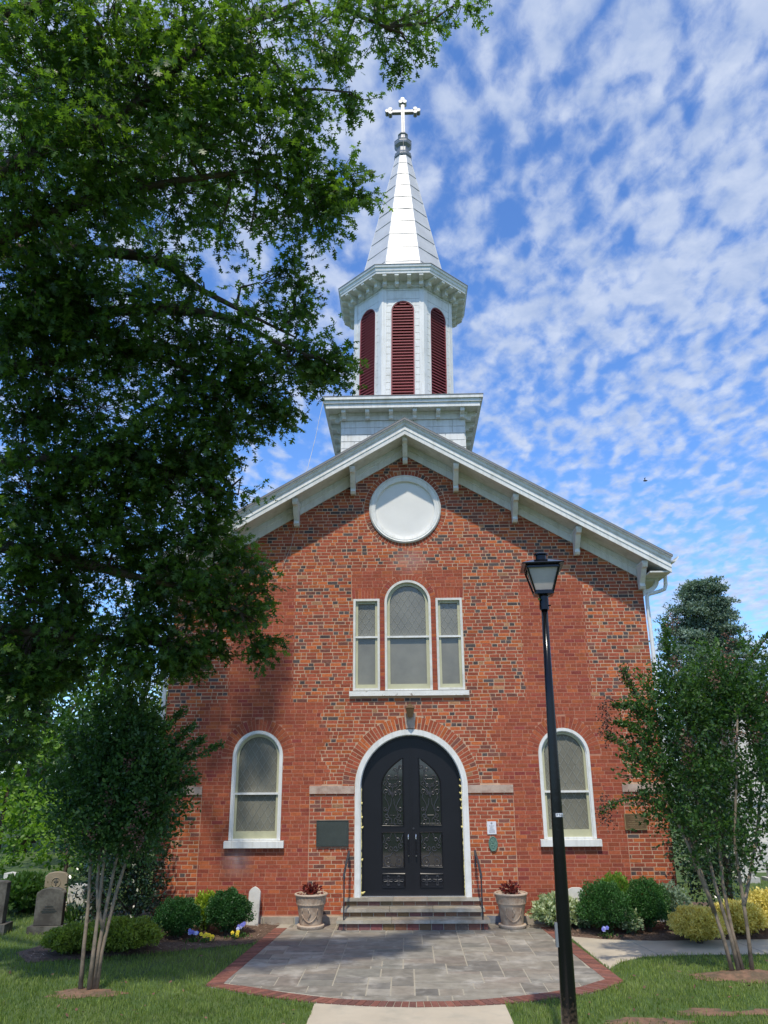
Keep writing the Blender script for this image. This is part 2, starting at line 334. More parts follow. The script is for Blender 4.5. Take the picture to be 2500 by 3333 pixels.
# flagstones: random rectangular ashlar packed on a grid
U = 0.152
gx0, gy0 = -2.75, -5.25; GW, GH = 37, 35
occ = np.zeros((GH, GW), bool); prng = random.Random(11)
FC = [(0.235, 0.218, 0.18), (0.22, 0.205, 0.172), (0.26, 0.24, 0.195), (0.245, 0.218, 0.175), (0.235, 0.205, 0.168), (0.195, 0.185, 0.16), (0.265, 0.246, 0.205), (0.225, 0.217, 0.182)]
for j in range(GH):
    for i in range(GW):
        if occ[j, i]: continue
        w = prng.choice([2, 3, 3, 4, 5, 6]); h = prng.choice([1, 2, 2, 2, 3])
        while w > 1 and (i + w > GW or occ[j, i:i + w].any()): w -= 1
        if i + w < GW and not occ[j, i + w]:
            run = 0
            while i + w + run < GW and not occ[j, i + w + run]: run += 1
            if run == 1: w += 1
        if j + h > GH: h = GH - j
        occ[j:j + h, i:i + w] = True
        g = 0.0095; x0 = gx0 + i * U + g; x1 = gx0 + (i + w) * U - g; y0 = gy0 + j * U + g; y1 = gy0 + (j + h) * U - g
        p = clip_poly([(x0, y0), (x1, y0), (x1, y1), (x0, y1)], PI_[::-1] if area(PI_) < 0 else PI_)
        if len(p) < 3 or abs(area(p)) < 0.006: continue
        c = prng.choice(FC); f = prng.uniform(0.8, 1.15); zt = 0.0185 + prng.uniform(-0.002, 0.002)
        MB().prism(p, 'z', 0.0, zt, tuple(v * f for v in c)).build('flagstone', M_flag, patio, col=True)
# soldier-course border bricks
def border(pa, pb, qa, qb, n, dirty=False):
    """bricks between outer edge pa-pb and inner edge qa-qb"""
    for k in range(n):
        s, e = (k + 0.05) / n, (k + 0.95) / n
        def lp(a, b, t): return (a[0] + (b[0] - a[0]) * t, a[1] + (b[1] - a[1]) * t)
        f = prng.uniform(0.75, 1.2); c = prng.choice([(0.21, 0.088, 0.065), (0.24, 0.10, 0.072), (0.18, 0.085, 0.068)])
        MB().prism([lp(pa, pb, s), lp(pa, pb, e), lp(qa, qb, e), lp(qa, qb, s)], 'z', 0.0, 0.019 + prng.uniform(-.0015, .0015), tuple(v * f for v in c)).build('border_brick', M_brick, patio, col=True)
border((-2.46, -0.42), PO[2], (-2.24, -0.42), PI_[2], 44)
border((2.46, -0.42), PO[-1], (2.24, -0.42), PI_[-1], 44)
fo = [PO[2]] + PO[3:14] + [PO[-1]]; fi = [PI_[2]] + PI_[3:14] + [PI_[-1]]
for a in range(len(fo) - 1): border(fo[a], fo[a + 1], fi[a], fi[a + 1], 5)

walk = MB()
for k in range(5):
    y1 = -5.30 - k * 1.5 + (0.12 if k == 0 else 0); y0 = -5.30 - (k + 1) * 1.5 + 0.012
    if k == 0: walk.prism([(-1.22, y0), (1.06, y0), (1.05, -5.155), (0.6, -5.235), (0, -5.285), (-0.6, -5.235), (-1.22, -5.10)], 'z', -0.1, 0.010)
    else: walk.box(-1.22, 1.07, y0, y1, -0.1, 0.010)
tag(walk.build('front_walk', M_conc), kind='structure')
sw = tag(MB().prism([(2.62, -1.62), (2.70, -3.42), (2.95, -3.02), (3.4, -2.66), (4.2, -2.53), (14, -2.5), (14, -1.46), (6, -1.44), (4.6, -1.50), (3.9, -1.55), (3.1, -1.42), (2.6, -1.16)][::-1], 'z', -0.1, 0.009).build('side_walk', M_conc), kind='structure')
for x in (3.65, 5.3, 7.0):
    MB().prism([(x, -2.6), (x + 0.014, -2.6), (x - 0.146, -1.5), (x - 0.16, -1.5)], 'z', 0.0095, 0.0125).build('expansion_joint', M_joint, sw)
def bed(name, poly, m, h=0.035, seed=1):
    bm = bmesh.new(); vs = [bm.verts.new((p[0], p[1], 0.006)) for p in poly]; bm.faces.new(vs)
    bmesh.ops.triangulate(bm, faces=bm.faces[:]); bmesh.ops.subdivide_edges(bm, edges=bm.edges[:], cuts=9, use_grid_fill=True)
    r_ = random.Random(seed); bnd = {v for e in bm.edges if e.is_boundary for v in e.verts}
    for v in bm.verts:
        if v not in bnd: v.co.z += h * (0.5 + 0.5 * r_.random())
    V = [tuple(v.co) for v in bm.verts]; bm.verts.index_update(); F = [tuple(v.index for v in f.verts) for f in bm.faces]; bm.free()
    return tag(mesh_obj(name, V, F, m, smooth=True), kind='structure')
bedR = [(2.42, -0.02), (2.47, -0.9), (2.62, -1.18), (3.1, -1.42), (3.9, -1.55), (4.6, -1.50), (6.0, -1.44), (9.5, -1.44), (9.5, -0.2), (7.3, 0.2), (6.6, 2.2), (5.0, 2.6), (4.86, -0.02)]
bedL = [(-2.42, -0.02), (-2.50, -1.45), (-2.75, -1.75), (-3.4, -2.05), (-4.3, -2.5), (-5.7, -3.0), (-6.2, -2.3), (-5.9, -1.3), (-6.3, 1.5), (-5.0, 2.0), (-4.86, -0.02)][::-1]
bed('mulch_bed', bedR[::-1] if area(bedR) < 0 else bedR, M_mulch, seed=2); bed('mulch_bed', bedL if area(bedL) > 0 else bedL[::-1], M_mulch, seed=3)
def mound(cx, cy, rx, ry, h, m):
    n = 40; V = [(cx, cy, h)]; F = []
    for j in range(1, 7):
        for k in range(n):
            a = 2 * math.pi * k / n; rr = j / 6 * (1 + 0.16 * math.sin(3 * a + cx) + 0.10 * math.sin(7 * a + 1) + .07 * math.sin(13 * a + 2)); V.append((cx + rx * rr * math.cos(a), cy + ry * rr * math.sin(a), max(0.004, h * (1 - (j / 6) ** 1.6) + random.uniform(-.006, .006)) if j < 6 else 0.004))
    F += [(0, 1 + k, 1 + (k + 1) % n) for k in range(n)]
    for j in range(5): F += [(1 + j * n + k, 1 + (j + 1) * n + k, 1 + (j + 1) * n + (k + 1) % n, 1 + j * n + (k + 1) % n) for k in range(n)]
    return tag(mesh_obj('soil_mound', V, F, m, smooth=True), kind='structure')
mound(-4.18, -4.62, 0.46, 0.24, 0.04, M_soil); mound(4.42, -3.84, 0.66, 0.34, 0.07, M_soil)
def patch(cx, cy, rx, ry): return mound(cx, cy, rx, ry, 0.012, M_soil)
patch(3.3, -5.45, 0.32, 0.16); patch(2.55, -5.80, 0.5, 0.14); patch(4.05, -5.45, 0.4, 0.14)

def inpoly(P, poly):
    x, y = P[:, 0], P[:, 1]; r = np.zeros(len(P), bool); n = len(poly)
    for i in range(n):
        (x0, y0), (x1, y1) = poly[i], poly[(i + 1) % n]
        if y0 == y1: continue
        c = ((y0 > y) != (y1 > y)) & (x < (x1 - x0) * (y - y0) / (y1 - y0) + x0); r ^= c
    return r
def ell(P, cx, cy, rx, ry, k=1.0): return ((P[:, 0] - cx) / rx) ** 2 + ((P[:, 1] - cy) / ry) ** 2 < k
def bare(P, edge=0.0):
    m = inpoly(P, PO) | ((abs(P[:, 0] + 0.08) < 1.13 - edge) & (P[:, 1] < -5)) | inpoly(P, bedR) | inpoly(P, bedL)
    m |= inpoly(P, [(2.55, -1.1), (2.72, -3.38), (2.95, -3.0), (3.4, -2.66), (4.2, -2.54), (14, -2.52), (14, -1.4)])
    m |= (abs(P[:, 0]) < 5.0) & (P[:, 1] > -0.3)
    m |= (ell(P, -4.18, -4.62, .42, .21, 0.9) & (rng.random(len(P)) < .86)) | (ell(P, 4.42, -3.84, .60, .30, 0.9) & (rng.random(len(P)) < .9))
    m |= (ell(P, 3.3, -5.45, .34, .17) | ell(P, 2.55, -5.8, .5, .15) | ell(P, 4.05, -5.45, .42, .15)) & (rng.random(len(P)) < 0.93)
    return m
# short lawn grass: every blade a bent triangle strip
def grass():
    n = 330000; P = np.stack([rng.uniform(-9, 9, n), rng.uniform(-6.6, 5.5, n)], 1)
    keep = (rng.random(n) < np.clip(1.15 - (P[:, 1] + 6.6) / 9, 0.25, 1)) & (abs(P[:, 0]) < 5.6 + (P[:, 1] + 6.6) * 0.55); P = P[keep]
    P = P[~bare(P)]; n = len(P)
    clump = 0.5 + 0.5 * np.sin(P[:, 0] * 5.1 + 1.3 * np.sin(P[:, 1] * 3.7)) * np.sin(P[:, 1] * 6.3 + 1.1 * np.sin(P[:, 0] * 4.1))
    h = rng.uniform(0.03, 0.062, n) * (0.75 + 0.5 * clump); w = rng.uniform(0.0025, 0.005, n)
    a = rng.uniform(0, 2 * np.pi, n); b = rng.uniform(0, 2 * np.pi, n); ln = rng.uniform(0.1, 0.75, n) * h
    wx, wy = np.cos(a) * w, np.sin(a) * w; lx, ly = np.cos(b) * ln, np.sin(b) * ln; z0 = np.full(n, -0.002)
    V = np.empty((n, 5, 3)); x, y = P[:, 0], P[:, 1]
    V[:, 0] = np.stack([x - wx, y - wy, z0], 1); V[:, 1] = np.stack([x + wx, y + wy, z0], 1)
    V[:, 2] = np.stack([x + lx * .35 + wx * .8, y + ly * .35 + wy * .8, h * .62], 1); V[:, 3] = np.stack([x + lx * .35 - wx * .8, y + ly * .35 - wy * .8, h * .62], 1)
    V[:, 4] = np.stack([x + lx, y + ly, h], 1)
    base = (np.arange(n) * 5)[:, None]
    F = np.concatenate([base + np.array([[0, 1, 2]]), base + np.array([[0, 2, 3]]), base + np.array([[3, 2, 4]])])
    patchy = np.sin(P[:, 0] * 1.3 + 2 * np.sin(P[:, 1] * .9)) * np.sin(P[:, 1] * 1.9 + 1.7 * np.sin(P[:, 0] * 1.1)); t = np.clip(rng.normal(0.42, 0.25, n) + .2 * patchy + 0.22 * (clump - .5) + (rng.random(n) < .05) * .6, 0, 1); t = np.repeat(t, 5)
    tag(mesh_obj('grass', V.reshape(-1, 3), F, M_grass, tint=t), kind='stuff')
grass()
def chips():
    n = 26000; P = np.stack([rng.uniform(-6, 9, n), rng.uniform(-3.2, 0.4, n)], 1)
    P = P[inpoly(P, bedL) | inpoly(P, bedR)]; n = len(P)
    l = rng.uniform(.008, .03, n); w = rng.uniform(.002, .006, n); a = rng.uniform(0, np.pi * 2, n); ti = rng.uniform(-.35, .35, n); z = rng.uniform(.03, .055, n)
    d = np.stack([np.cos(a), np.sin(a), ti], 1) * l[:, None]; s = np.stack([-np.sin(a), np.cos(a), rng.uniform(-.5, .5, n)], 1) * w[:, None]
    c = np.stack([P[:, 0], P[:, 1], z], 1); V = np.stack([c - d - s, c + d - s, c + d + s, c - d + s], 1)
    F = (np.arange(n) * 4)[:, None] + np.array([[0, 1, 2, 3]])
    k = rng.random(n); col = np.array([[0.16, 0.10, 0.065]]) * (0.5 + 1.3 * k[:, None]); col[k > .9] = (0.38, 0.29, 0.22)
    tag(mesh_obj('mulch_chips', V.reshape(-1, 3), F, M_chip, col=np.repeat(col, 4, 0)), kind='stuff')
chips()

# ================================================================== CHURCH
church = thing('church', 'red brick church with white octagonal belfry and spire above arched black double doors', 'church', (0, 0, 0))
HW = 4.85
def xc(z): return -0.03 + 0.0145 * (z - 10.5)
RAKE_B = lambda x: 9.21 - 0.572 * abs(x)      # top of the visible brickwork
RAKE_T = lambda x: 9.79 - 0.590 * abs(x)      # top of the roof edge
Hc = 0.0703; Z0 = 0.16; NCO = int((9.32 - Z0) / Hc) + 1
DC, DR, DS, DZ = 0.01, 1.08, 2.34, 0.44         # door centre, radius, spring, sill
SWX, SWH, SWS, SWB = 2.97, 0.49, 2.93, 1.42
CX, CZ = -0.02, 7.99
def sub(iv, a, b):
    o = []
    for s, e in iv:
        if b <= s or a >= e: o.append((s, e)); continue
        if a > s: o.append((s, a))
        if b < e: o.append((b, e))
    return o
def chord(r, dz): return math.sqrt(max(r * r - dz * dz, 0.0))
def holes(z0, z1, ring=0.0):
    """x intervals taken up by openings (+ring of arch bricks) in a band"""
    zc = 0.5 * (z0 + z1); H = []
    dr = 0.245 if ring else 0.0
    if zc > DZ - .02 and zc < DS: H.append((DC - DR, DC + DR))
    if zc >= DS and zc < DS + DR + dr: c = chord(DR + dr, zc - DS); H.append((DC - c, DC + c))
    for s in (-1, 1):
        sr = 0.225 if ring else 0.0
        if SWB - .13 < zc < SWS: H.append((s * SWX - SWH, s * SWX + SWH)) if zc > SWB else H.append((s * SWX - .56, s * SWX + .56))
        elif SWS <= zc < SWS + SWH + sr: c = chord(SWH + sr, zc - SWS); H.append((s * SWX - c, s * SWX + c))
    if 4.06 < zc < 4.17: H.append((-1.19, 1.19))
    if 4.17 <= zc < 6.03: H += [(-1.12, -0.575), (0.575, 1.12)]
    if ring and 4.17 <= zc < 6.03: H.append((-0.6, 0.6))
    if 4.17 <= zc < 5.945: H.append((-0.475, 0.475))
    elif 5.945 <= zc < 5.945 + .475 + (0.12 if ring else 0): c = chord(.475 + (0.12 if ring else 0), zc - 5.945); H.append((-c, c))
    if ring and 6.03 <= zc < 6.235: H += [(-1.15, -0.45), (0.45, 1.15)]
    cr = 0.885 if ring else 0.75
    if abs(zc - CZ) < cr: c = chord(cr, zc - CZ); H.append((CX - c, CX + c))
    if ring and 2.24 < zc < 2.385: H += [(-1.94, -1.08), (1.08, 1.95), (-HW, -4.03), (4.03, HW)]
    return H
def zones(z, par):
    t = 0.055 if par else -0.055; iv = []
    if z < 2.31: iv = [(-4.02, -1.94), (1.95, 4.03)]
    elif z < 3.95:
        w = 1.72 + 0.10 * math.sin(z * 9); iv = [(-4.12 + t, -w - t), (w + t, 4.10 - t)]
    elif z < 6.36: iv = [(-3.62 + t * .3, -2.33 - t * .3), (2.31 + t * .3, 3.61 - t * .3)]
    if 6.03 < z < 6.62: iv.append((-1.16, 1.16))
    if 4.17 <= z <= 6.03: iv.append((-0.6, 0.6))
    return iv
bl = []   # all bricks: (x0,x1,z0,z1,new)
brn = random.Random(5)
for i in range(NCO):
    z0 = Z0 + i * Hc; z1 = z0 + Hc; zc = z0 + Hc / 2
    lim = min(HW, (9.32 - zc) / 0.572)
    if lim < 0.1: continue
    zi = zones(zc, i % 2); segs = []
    old = [(-lim, lim)]
    for a, b in zi: old = sub(old, a, b)
    allseg = [(a, b, 0) for a, b in old] + [(max(a, -lim), min(b, lim), 1) for a, b in zi if max(a, -lim) < min(b, lim)]
    H = holes(z0, z1, 1)
    for a, b, new in allseg:
        header_row = (i % 6 == 3) and (new or zc < 2.3)
        mixed = (not new) and zc >= 2.3
        x = a - brn.random() * 0.1 if (i % 2 or mixed) else a; k = i % 2
        first = True
        while x < b - 0.005:
            if header_row: w = 0.109
            elif mixed:
                w = 0.109 if (k % 2 == 0) else 0.213
                if brn.random() < 0.13: w = 0.109 if w > .15 else 0.213
                k += 1
            else: w = 0.213
            if first and not mixed and i % 2 and not header_row: w = 0.11
            first = False
            w *= brn.uniform(0.96, 1.04); x1 = x + w
            if b - x1 < 0.045: x1 = b
            iv = [(max(x, a), min(x1, b))]
            for ha, hb in H: iv = sub(iv, ha, hb)
            for s, e in iv:
                if e - s > 0.028: bl.append((s, e, z0, z1, new, w < 0.15))
            x = x1
# narrow brick piers between the three upper windows
def brick_col(new, head, zc, x):
    r_ = brn.random()
    if new:
        f = brn.uniform(0.82, 1.14); g_ = brn.uniform(0, 1) + (1.2 if brn.random() < .1 else 0) - (1.0 if brn.random() < .1 else 0); return ((0.295 + .05 * g_) * f, (0.070 + .02 * g_) * f, 0.042 * f)
    f = brn.uniform(0.75, 1.2)
    up = min(max((zc - 2.5) / 3, 0), 1)
    pd = (0.30 if head else 0.05) * (0.2 + 0.8 * up)
    if abs(x) > 4.1 and zc < 2.4: pd += 0.06
    if r_ < pd: return (0.09 * f, 0.07 * f, 0.066 * f)
    if r_ < pd + 0.10: return (0.19 * f, 0.075 * f, 0.055 * f)
    if r_ < pd + 0.32: return (0.44 * f, 0.118 * f, 0.040 * f)
    if r_ < pd + 0.335: return (0.38 * f, 0.19 * f, 0.095 * f)
    return (0.335 * f, 0.082 * f, 0.042 * f)
def brick_geo(s, e, z0, z1, new):
    jh = 0.0054 if new else 0.0072; q = brn.uniform
    j = lambda: q(-.0014, .0014) if new else q(-.0032, .0032)
    yf = -0.0022 + q(-.001, .0008) if new else -0.0026 + q(-.002, .0012)
    fr = [(s + jh + j(), yf, z0 + jh + j()), (e - jh + j(), yf + j() * .2, z0 + jh + j()), (e - jh + j(), yf + j() * .2, z1 - jh + j()), (s + jh + j(), yf, z1 - jh + j())]
    bk = [(p[0], 0.004, p[2]) for p in fr]
    return fr + bk, [(0, 1, 2, 3), (0, 4, 5, 1), (1, 5, 6, 2), (2, 6, 7, 3), (3, 7, 4, 0)]
bl.sort(key=lambda b: b[2])
rest = MB(); cnt = 0
for s, e, z0, z1, new, head in bl:
    v, f = brick_geo(s, e, z0, z1, new); c = brick_col(new, head, z0, (s + e) / 2)
    if cnt < 300 and e - s > 0.18 and z0 > 0.2:
        MB().add(v, f, c).build('brick', M_brick, church, col=True); cnt += 1
    else: rest.add(v, f, c)
tag(rest.build('brickwork', M_brick, church, col=True), kind='stuff')
# mortar wall in thin strips that follow the openings
mw = MB()
dzs = 0.0176; z = 0.0
while z < 9.5:
    lim = min(HW, (9.5 - z) / 0.572) if z > 6.4 else HW
    iv = [(-lim, lim)]
    for a, b in holes(z, z + dzs): iv = sub(iv, a, b)
    cuts = []
    zi = zones(z, 0)
    for a, b in iv:
        pts = sorted({a, b} | {q for t in zi for q in t if a < q < b})
        for p, q in zip(pts, pts[1:]):
            mid = (p + q) / 2; new = any(t[0] < mid < t[1] for t in zi)
            mw.add([(p, 0, z), (q, 0, z), (q, 0, z + dzs), (p, 0, z + dzs)], [(0, 1, 2, 3)], (0.44, 0.21, 0.14) if new else (0.52, 0.35, 0.24))
    z += dzs
mw.build('mortar_wall', M_mortar, church, col=True)
# sides, back and reveals
sb = MB()
for s in (-1, 1):
    sb.add([(s * HW, 0, 0), (s * HW, 15, 0), (s * HW, 15, 6.5), (s * HW, 0, 6.5)], [(0, 1, 2, 3)])
sb.add([(-HW, 15, 0), (HW, 15, 0), (HW, 15, 6.5), (0, 15, 9.3), (-HW, 15, 6.5)], [(0, 1, 2, 3, 4)])
sb.build('side_wall', M_sidebrick, church)
def arch_pts(cx, r, zb, zs, n=28):
    return [(cx - r, zb)] + [(cx - r * math.cos(math.pi * k / n), zs + r * math.sin(math.pi * k / n)) for k in range(n + 1)] + [(cx + r, zb)]
def arch_ring(name, m, parent, cx, ro, ri, zb, zs, y0, y1, n=28, ziw=None):
    """arched frame: front at y0, back at y1"""
    O_ = arch_pts(cx, ro, zb, zs, n); I = arch_pts(cx, ri, zb if ziw is None else ziw, zs, n); k = len(O_)
    V = [(p[0], y0, p[1]) for p in O_] + [(p[0], y0, p[1]) for p in I] + [(p[0], y1, p[1]) for p in O_] + [(p[0], y1, p[1]) for p in I]
    F = []
    for i in range(k - 1):
        F += [(i, i + 1, k + i + 1, k + i)]; F += [(i, 2 * k + i, 2 * k + i + 1, i + 1)]; F += [(k + i, k + i + 1, 3 * k + i + 1, 3 * k + i)]
    return mesh_obj(name, V, F, m, parent)
def arch_fill(name, m, parent, cx, r, zb, zs, y, n=28):
    P = arch_pts(cx, r, zb, zs, n); return mesh_obj(name, [(p[0], y, p[1]) for p in P], [tuple(range(len(P)))], m, parent)
def rect_ring(mb, x0, x1, z0, z1, t, y0, y1, tb=None):
    tb = tb or t
    mb.box(x0, x0 + t, y0, y1, z0, z1); mb.box(x1 - t, x1, y0, y1, z0, z1); mb.box(x0 + t, x1 - t, y0 + .001, y1, z1 - t, z1 - .0005); mb.box(x0 + t, x1 - t, y0 + .001, y1, z0 + .0005, z0 + tb)
rev = MB()
def reveal(P):
    for a, b in zip(P, P[1:]): rev.add([(a[0], 0, a[1]), (b[0], 0, b[1]), (b[0], 0.2, b[1]), (a[0], 0.2, a[1])], [(0, 1, 2, 3)])
for s in (-1, 1): reveal(arch_pts(s * SWX, SWH + .004, SWB, SWS))
reveal(arch_pts(0, .479, 4.17, 5.945)); reveal(arch_pts(DC, DR + .004, DZ, DS))
rev.build('reveal', M_sidebrick, church)
# ring bricks
def ring_brick(cx, cz, a0, a1, r0, r1, c, g=0.0065, y=-0.0038):
    da0 = g / max(r0, .2); q = []
    for a, r in ((a0 + g / r0, r0), (a0 + g / r1, r1), (a1 - g / r1, r1), (a1 - g / r0, r0)): q.append((cx + r * math.cos(a), cz + r * math.sin(a)))
    MB().prism(q, 'y', y + brn.uniform(-.0008, .0008), 0.004, c).build('arch_brick', M_brick, church, col=True)
def arch_bricks(cx, cz, r0, r1, a_s, a_e, n, new, split=True, skip=None, g=.007):
    for k in range(n):
        a0 = a_s + (a_e - a_s) * k / n; a1 = a_s + (a_e - a_s) * (k + 1) / n
        if skip and skip((a0 + a1) / 2): continue
        c = brick_col(new, False, 0, 0)
        if split and k % 2:
            rm = (r0 + r1) / 2; ring_brick(cx, cz, a0, a1, r0, rm - .004, c, g); ring_brick(cx, cz, a0, a1, rm + .004, r1, brick_col(new, False, 0, 0), g)
        else: ring_brick(cx, cz, a0, a1, r0, r1, c, g)
arch_bricks(DC, DS, DR + .012, DR + .24, 0, math.pi, 52, 0, skip=lambda a: abs(a - math.pi / 2) < 0.082)
for s in (-1, 1): arch_bricks(s * SWX, SWS, SWH + .012, SWH + .22, 0.0, math.pi, 26, 1, g=.006)
arch_bricks(0, 5.945, .487, .592, 0.0, math.pi, 25, 1, split=False, g=.006)
arch_bricks(CX, CZ, .775, .878, 0, 2 * math.pi, 68, 0, split=False)
for s in (-1, 1):
    for k in range(9):
        x0 = 0.575 + k * 0.0632; t0 = (x0 - .85) * .12; t1 = (x0 + .0632 - .85) * .12
        ztop = 6.232; zz = [(s * x0, 6.036), (s * (x0 + .055), 6.036), (s * (x0 + .055 + t1 * .5), ztop), (s * (x0 + t0 * .5), ztop)]
        MB().prism(zz if s > 0 else zz[::-1], 'y', -.004, .004, brick_col(1, 0, 0, 0)).build('arch_brick', M_brick, church, col=True)
for s in (-1, 1):        # header stack between the upper windows
    k = 0; z = 4.175
    while z < 5.98:
        MB().box(s * .478 if s > 0 else -.572, .572 if s > 0 else -.478, -.004 + brn.uniform(-.0008, .0008), .004, z + .005, z + Hc - .004, brick_col(1, 0, 0, 0)).build('pier_brick', M_brick, church, col=True); z += Hc; k += 1
# mortar behind piers is part of the wall strips; stone bands and keystone
for a, b in ((-1.945, -1.085), (1.085, 1.955), (-HW - .01, -4.02), (4.02, HW + .01)):
    MB().box(a, b, -0.032, .003, 2.243, 2.382).build('stone_band', M_stone, church)
MB().add([(-.075, -.05, 3.435), (.095, -.05, 3.435), (.125, -.05, 3.73), (-.105, -.05, 3.73), (-.075, .003, 3.435), (.095, .003, 3.435), (.125, .003, 3.73), (-.105, .003, 3.73)],
         [(0, 1, 2, 3), (0, 4, 5, 1), (1, 5, 6, 2), (2, 6, 7, 3), (3, 7, 4, 0)]).build('keystone', M_stone, church)
# foundation stones
x = -HW; fr = random.Random(4)
MB().box(-HW, HW, -0.03, 0.003, 0.0, 0.135).build('foundation', M_joint, church)
while x < HW:
    w = fr.uniform(0.3, 0.62); x1 = min(x + w, HW)
    c = fr.choice([(0.30, 0.25, 0.19), (0.2, 0.22, 0.25), (0.34, 0.29, 0.23), (0.25, 0.24, 0.23)])
    MB().prism([(x + .012, .0), (x1 - .012, .0), (x1 - .02, .13 + fr.uniform(-.01, .015)), (x + .015, .135 + fr.uniform(-.01, .012))], 'y', -0.055 - fr.uniform(0, .02), -.028, c).build('foundation_stone', M_foundation, church, col=True); x = x1

# ---- windows
def diamond(mb, xa, xb, za, zb, top=None, sx=0.075, sz=0.115, y=0.078, w=0.0058):
    """leading: two families of slanted strips clipped to the pane"""
    for sgn in (-1, 1):
        k = -40
        for k in range(-40, 60):
            pts = []
            for q in np.linspace(0, 1, 40):
                zz = za + (zb - za) * q; xx = xa + k * 2 * sx + sgn * (zz - za) * sx / sz
                ok = xa < xx < xb and (top is None or zz < top(xx)); pts.append((xx, zz, ok))
            run = [p for p in pts if p[2]]
            if len(run) >= 2:
                a, b = run[0], run[-1]; mb.add([(a[0] - w, y, a[1]), (a[0] + w, y, a[1]), (b[0] + w, y, b[1]), (b[0] - w, y, b[1])], [(0, 1, 2, 3)])
def side_window(s):
    c = s * SWX; w = arch_ring('window', M_white, church, c, SWH, SWH - .055, SWB, SWS, -0.022, 0.10)
    arch_ring('sash', M_cream, w, c, SWH - .055, SWH - .115, SWB + .03, SWS, 0.045, 0.12)
    m = MB(); m.box(c - .435, c + .435, .046, .12, SWB + .03, SWB + .16); m.build('sash_rail', M_cream, w)
    arch_fill('pane', M_pane, w, c, SWH - .1, SWB + .1, SWS, 0.085)
    MB().box(c - .436, c + .436, .012, .09, 2.235, 2.272).build('meeting_rail', M_white, w); MB().box(c - .434, c + .434, .0, .09, SWB, SWB + .032).build('bottom_rail', M_white, w)
    arch_ring('storm_frame', M_white, w, c, SWH - .055, SWH - .072, SWB + .03, SWS, 0.008, 0.05)
    m = MB(); ri = SWH - .118; top = lambda x: SWS + chord(ri, x - c)
    diamond(m, c - ri, c + ri, 2.28, SWS + ri, top)
    diamond(m, c - ri, c + ri, SWB + .17, 2.23)
    m.build('leading', M_lead, w)
    m = MB(); m.prism([(-.085, SWB - .125), (-.085, SWB - .012), (0.09, SWB + .004), (0.09, SWB - .125)], 'x', c - .565, c + .565); m.build('window_sill', M_white, church)
side_window(-1); side_window(1)
# triple window
w = arch_ring('window', M_white2, church, 0, .475, .428, 4.17, 5.945, -0.018, .10)
arch_ring('sash', M_cream, w, 0, .428, .368, 4.2, 5.945, .045, .12); MB().box(-.425, .425, .046, .12, 4.2, 4.30).build('sash_rail', M_cream, w)
arch_fill('pane', M_pane, w, 0, .40, 4.25, 5.945, .085); MB().box(-.429, .429, .014, .09, 5.225, 5.262).build('meeting_rail', M_white, w); MB().box(-.427, .427, .0, .09, 4.172, 4.2).build('bottom_rail', M_white, w)
m = MB(); diamond(m, -.365, .365, 5.275, 6.31, lambda x: 5.945 + chord(.365, x)); m.build('leading', M_lead, w)
for s in (-1, 1):
    x0, x1 = (0.578, 1.118) if s > 0 else (-1.118, -0.578)
    m = MB(); rect_ring(m, x0, x1, 4.172, 6.032, .045, -.018, .10); w = m.build('window', M_white2, church)
    m = MB(); rect_ring(m, x0 + .045, x1 - .045, 4.215, 5.987, .05, .045, .12, .08); m.build('sash', M_cream, w)
    mesh_obj('pane', [(x0 + .06, .085, 4.25), (x1 - .06, .085, 4.25), (x1 - .06, .085, 5.96), (x0 + .06, .085, 5.96)], [(0, 1, 2, 3)], M_pane, w)
    MB().box(x0 + .044, x1 - .044, .014, .09, 5.225, 5.262).build('meeting_rail', M_white, w)
    m = MB(); diamond(m, x0 + .096, x1 - .096, 5.275, 5.93); m.build('leading', M_lead, w)
MB().prism([(-.075, 4.062), (-.075, 4.155), (0.05, 4.170), (0.05, 4.062)], 'x', -1.19, 1.19).build('window_sill', M_peel, church)
# gable medallion
def ring_lathe(name, m, prof, n=56):
    """revolve (radius, y) profile about the medallion axis"""
    V = []; k = len(prof)
    for r_, y in prof:
        for i in range(n):
            a = 2 * math.pi * i / n; V.append((CX + r_ * math.cos(a), y, CZ + r_ * math.sin(a)))
    F = [(j * n + i, j * n + (i + 1) % n, (j + 1) * n + (i + 1) % n, (j + 1) * n + i) for j in range(k - 1) for i in range(n)]
    return mesh_obj(name, V, F, m, church)
ring_lathe('medallion_frame', M_white, [(.772, .004), (.772, -.035), (.745, -.06), (.72, -.04), (.70, -.045), (.635, -.03), (.63, .035)])
ring_lathe('medallion_panel', M_plaster, [(.64, .03), (.3, .028), (.001, .03)])

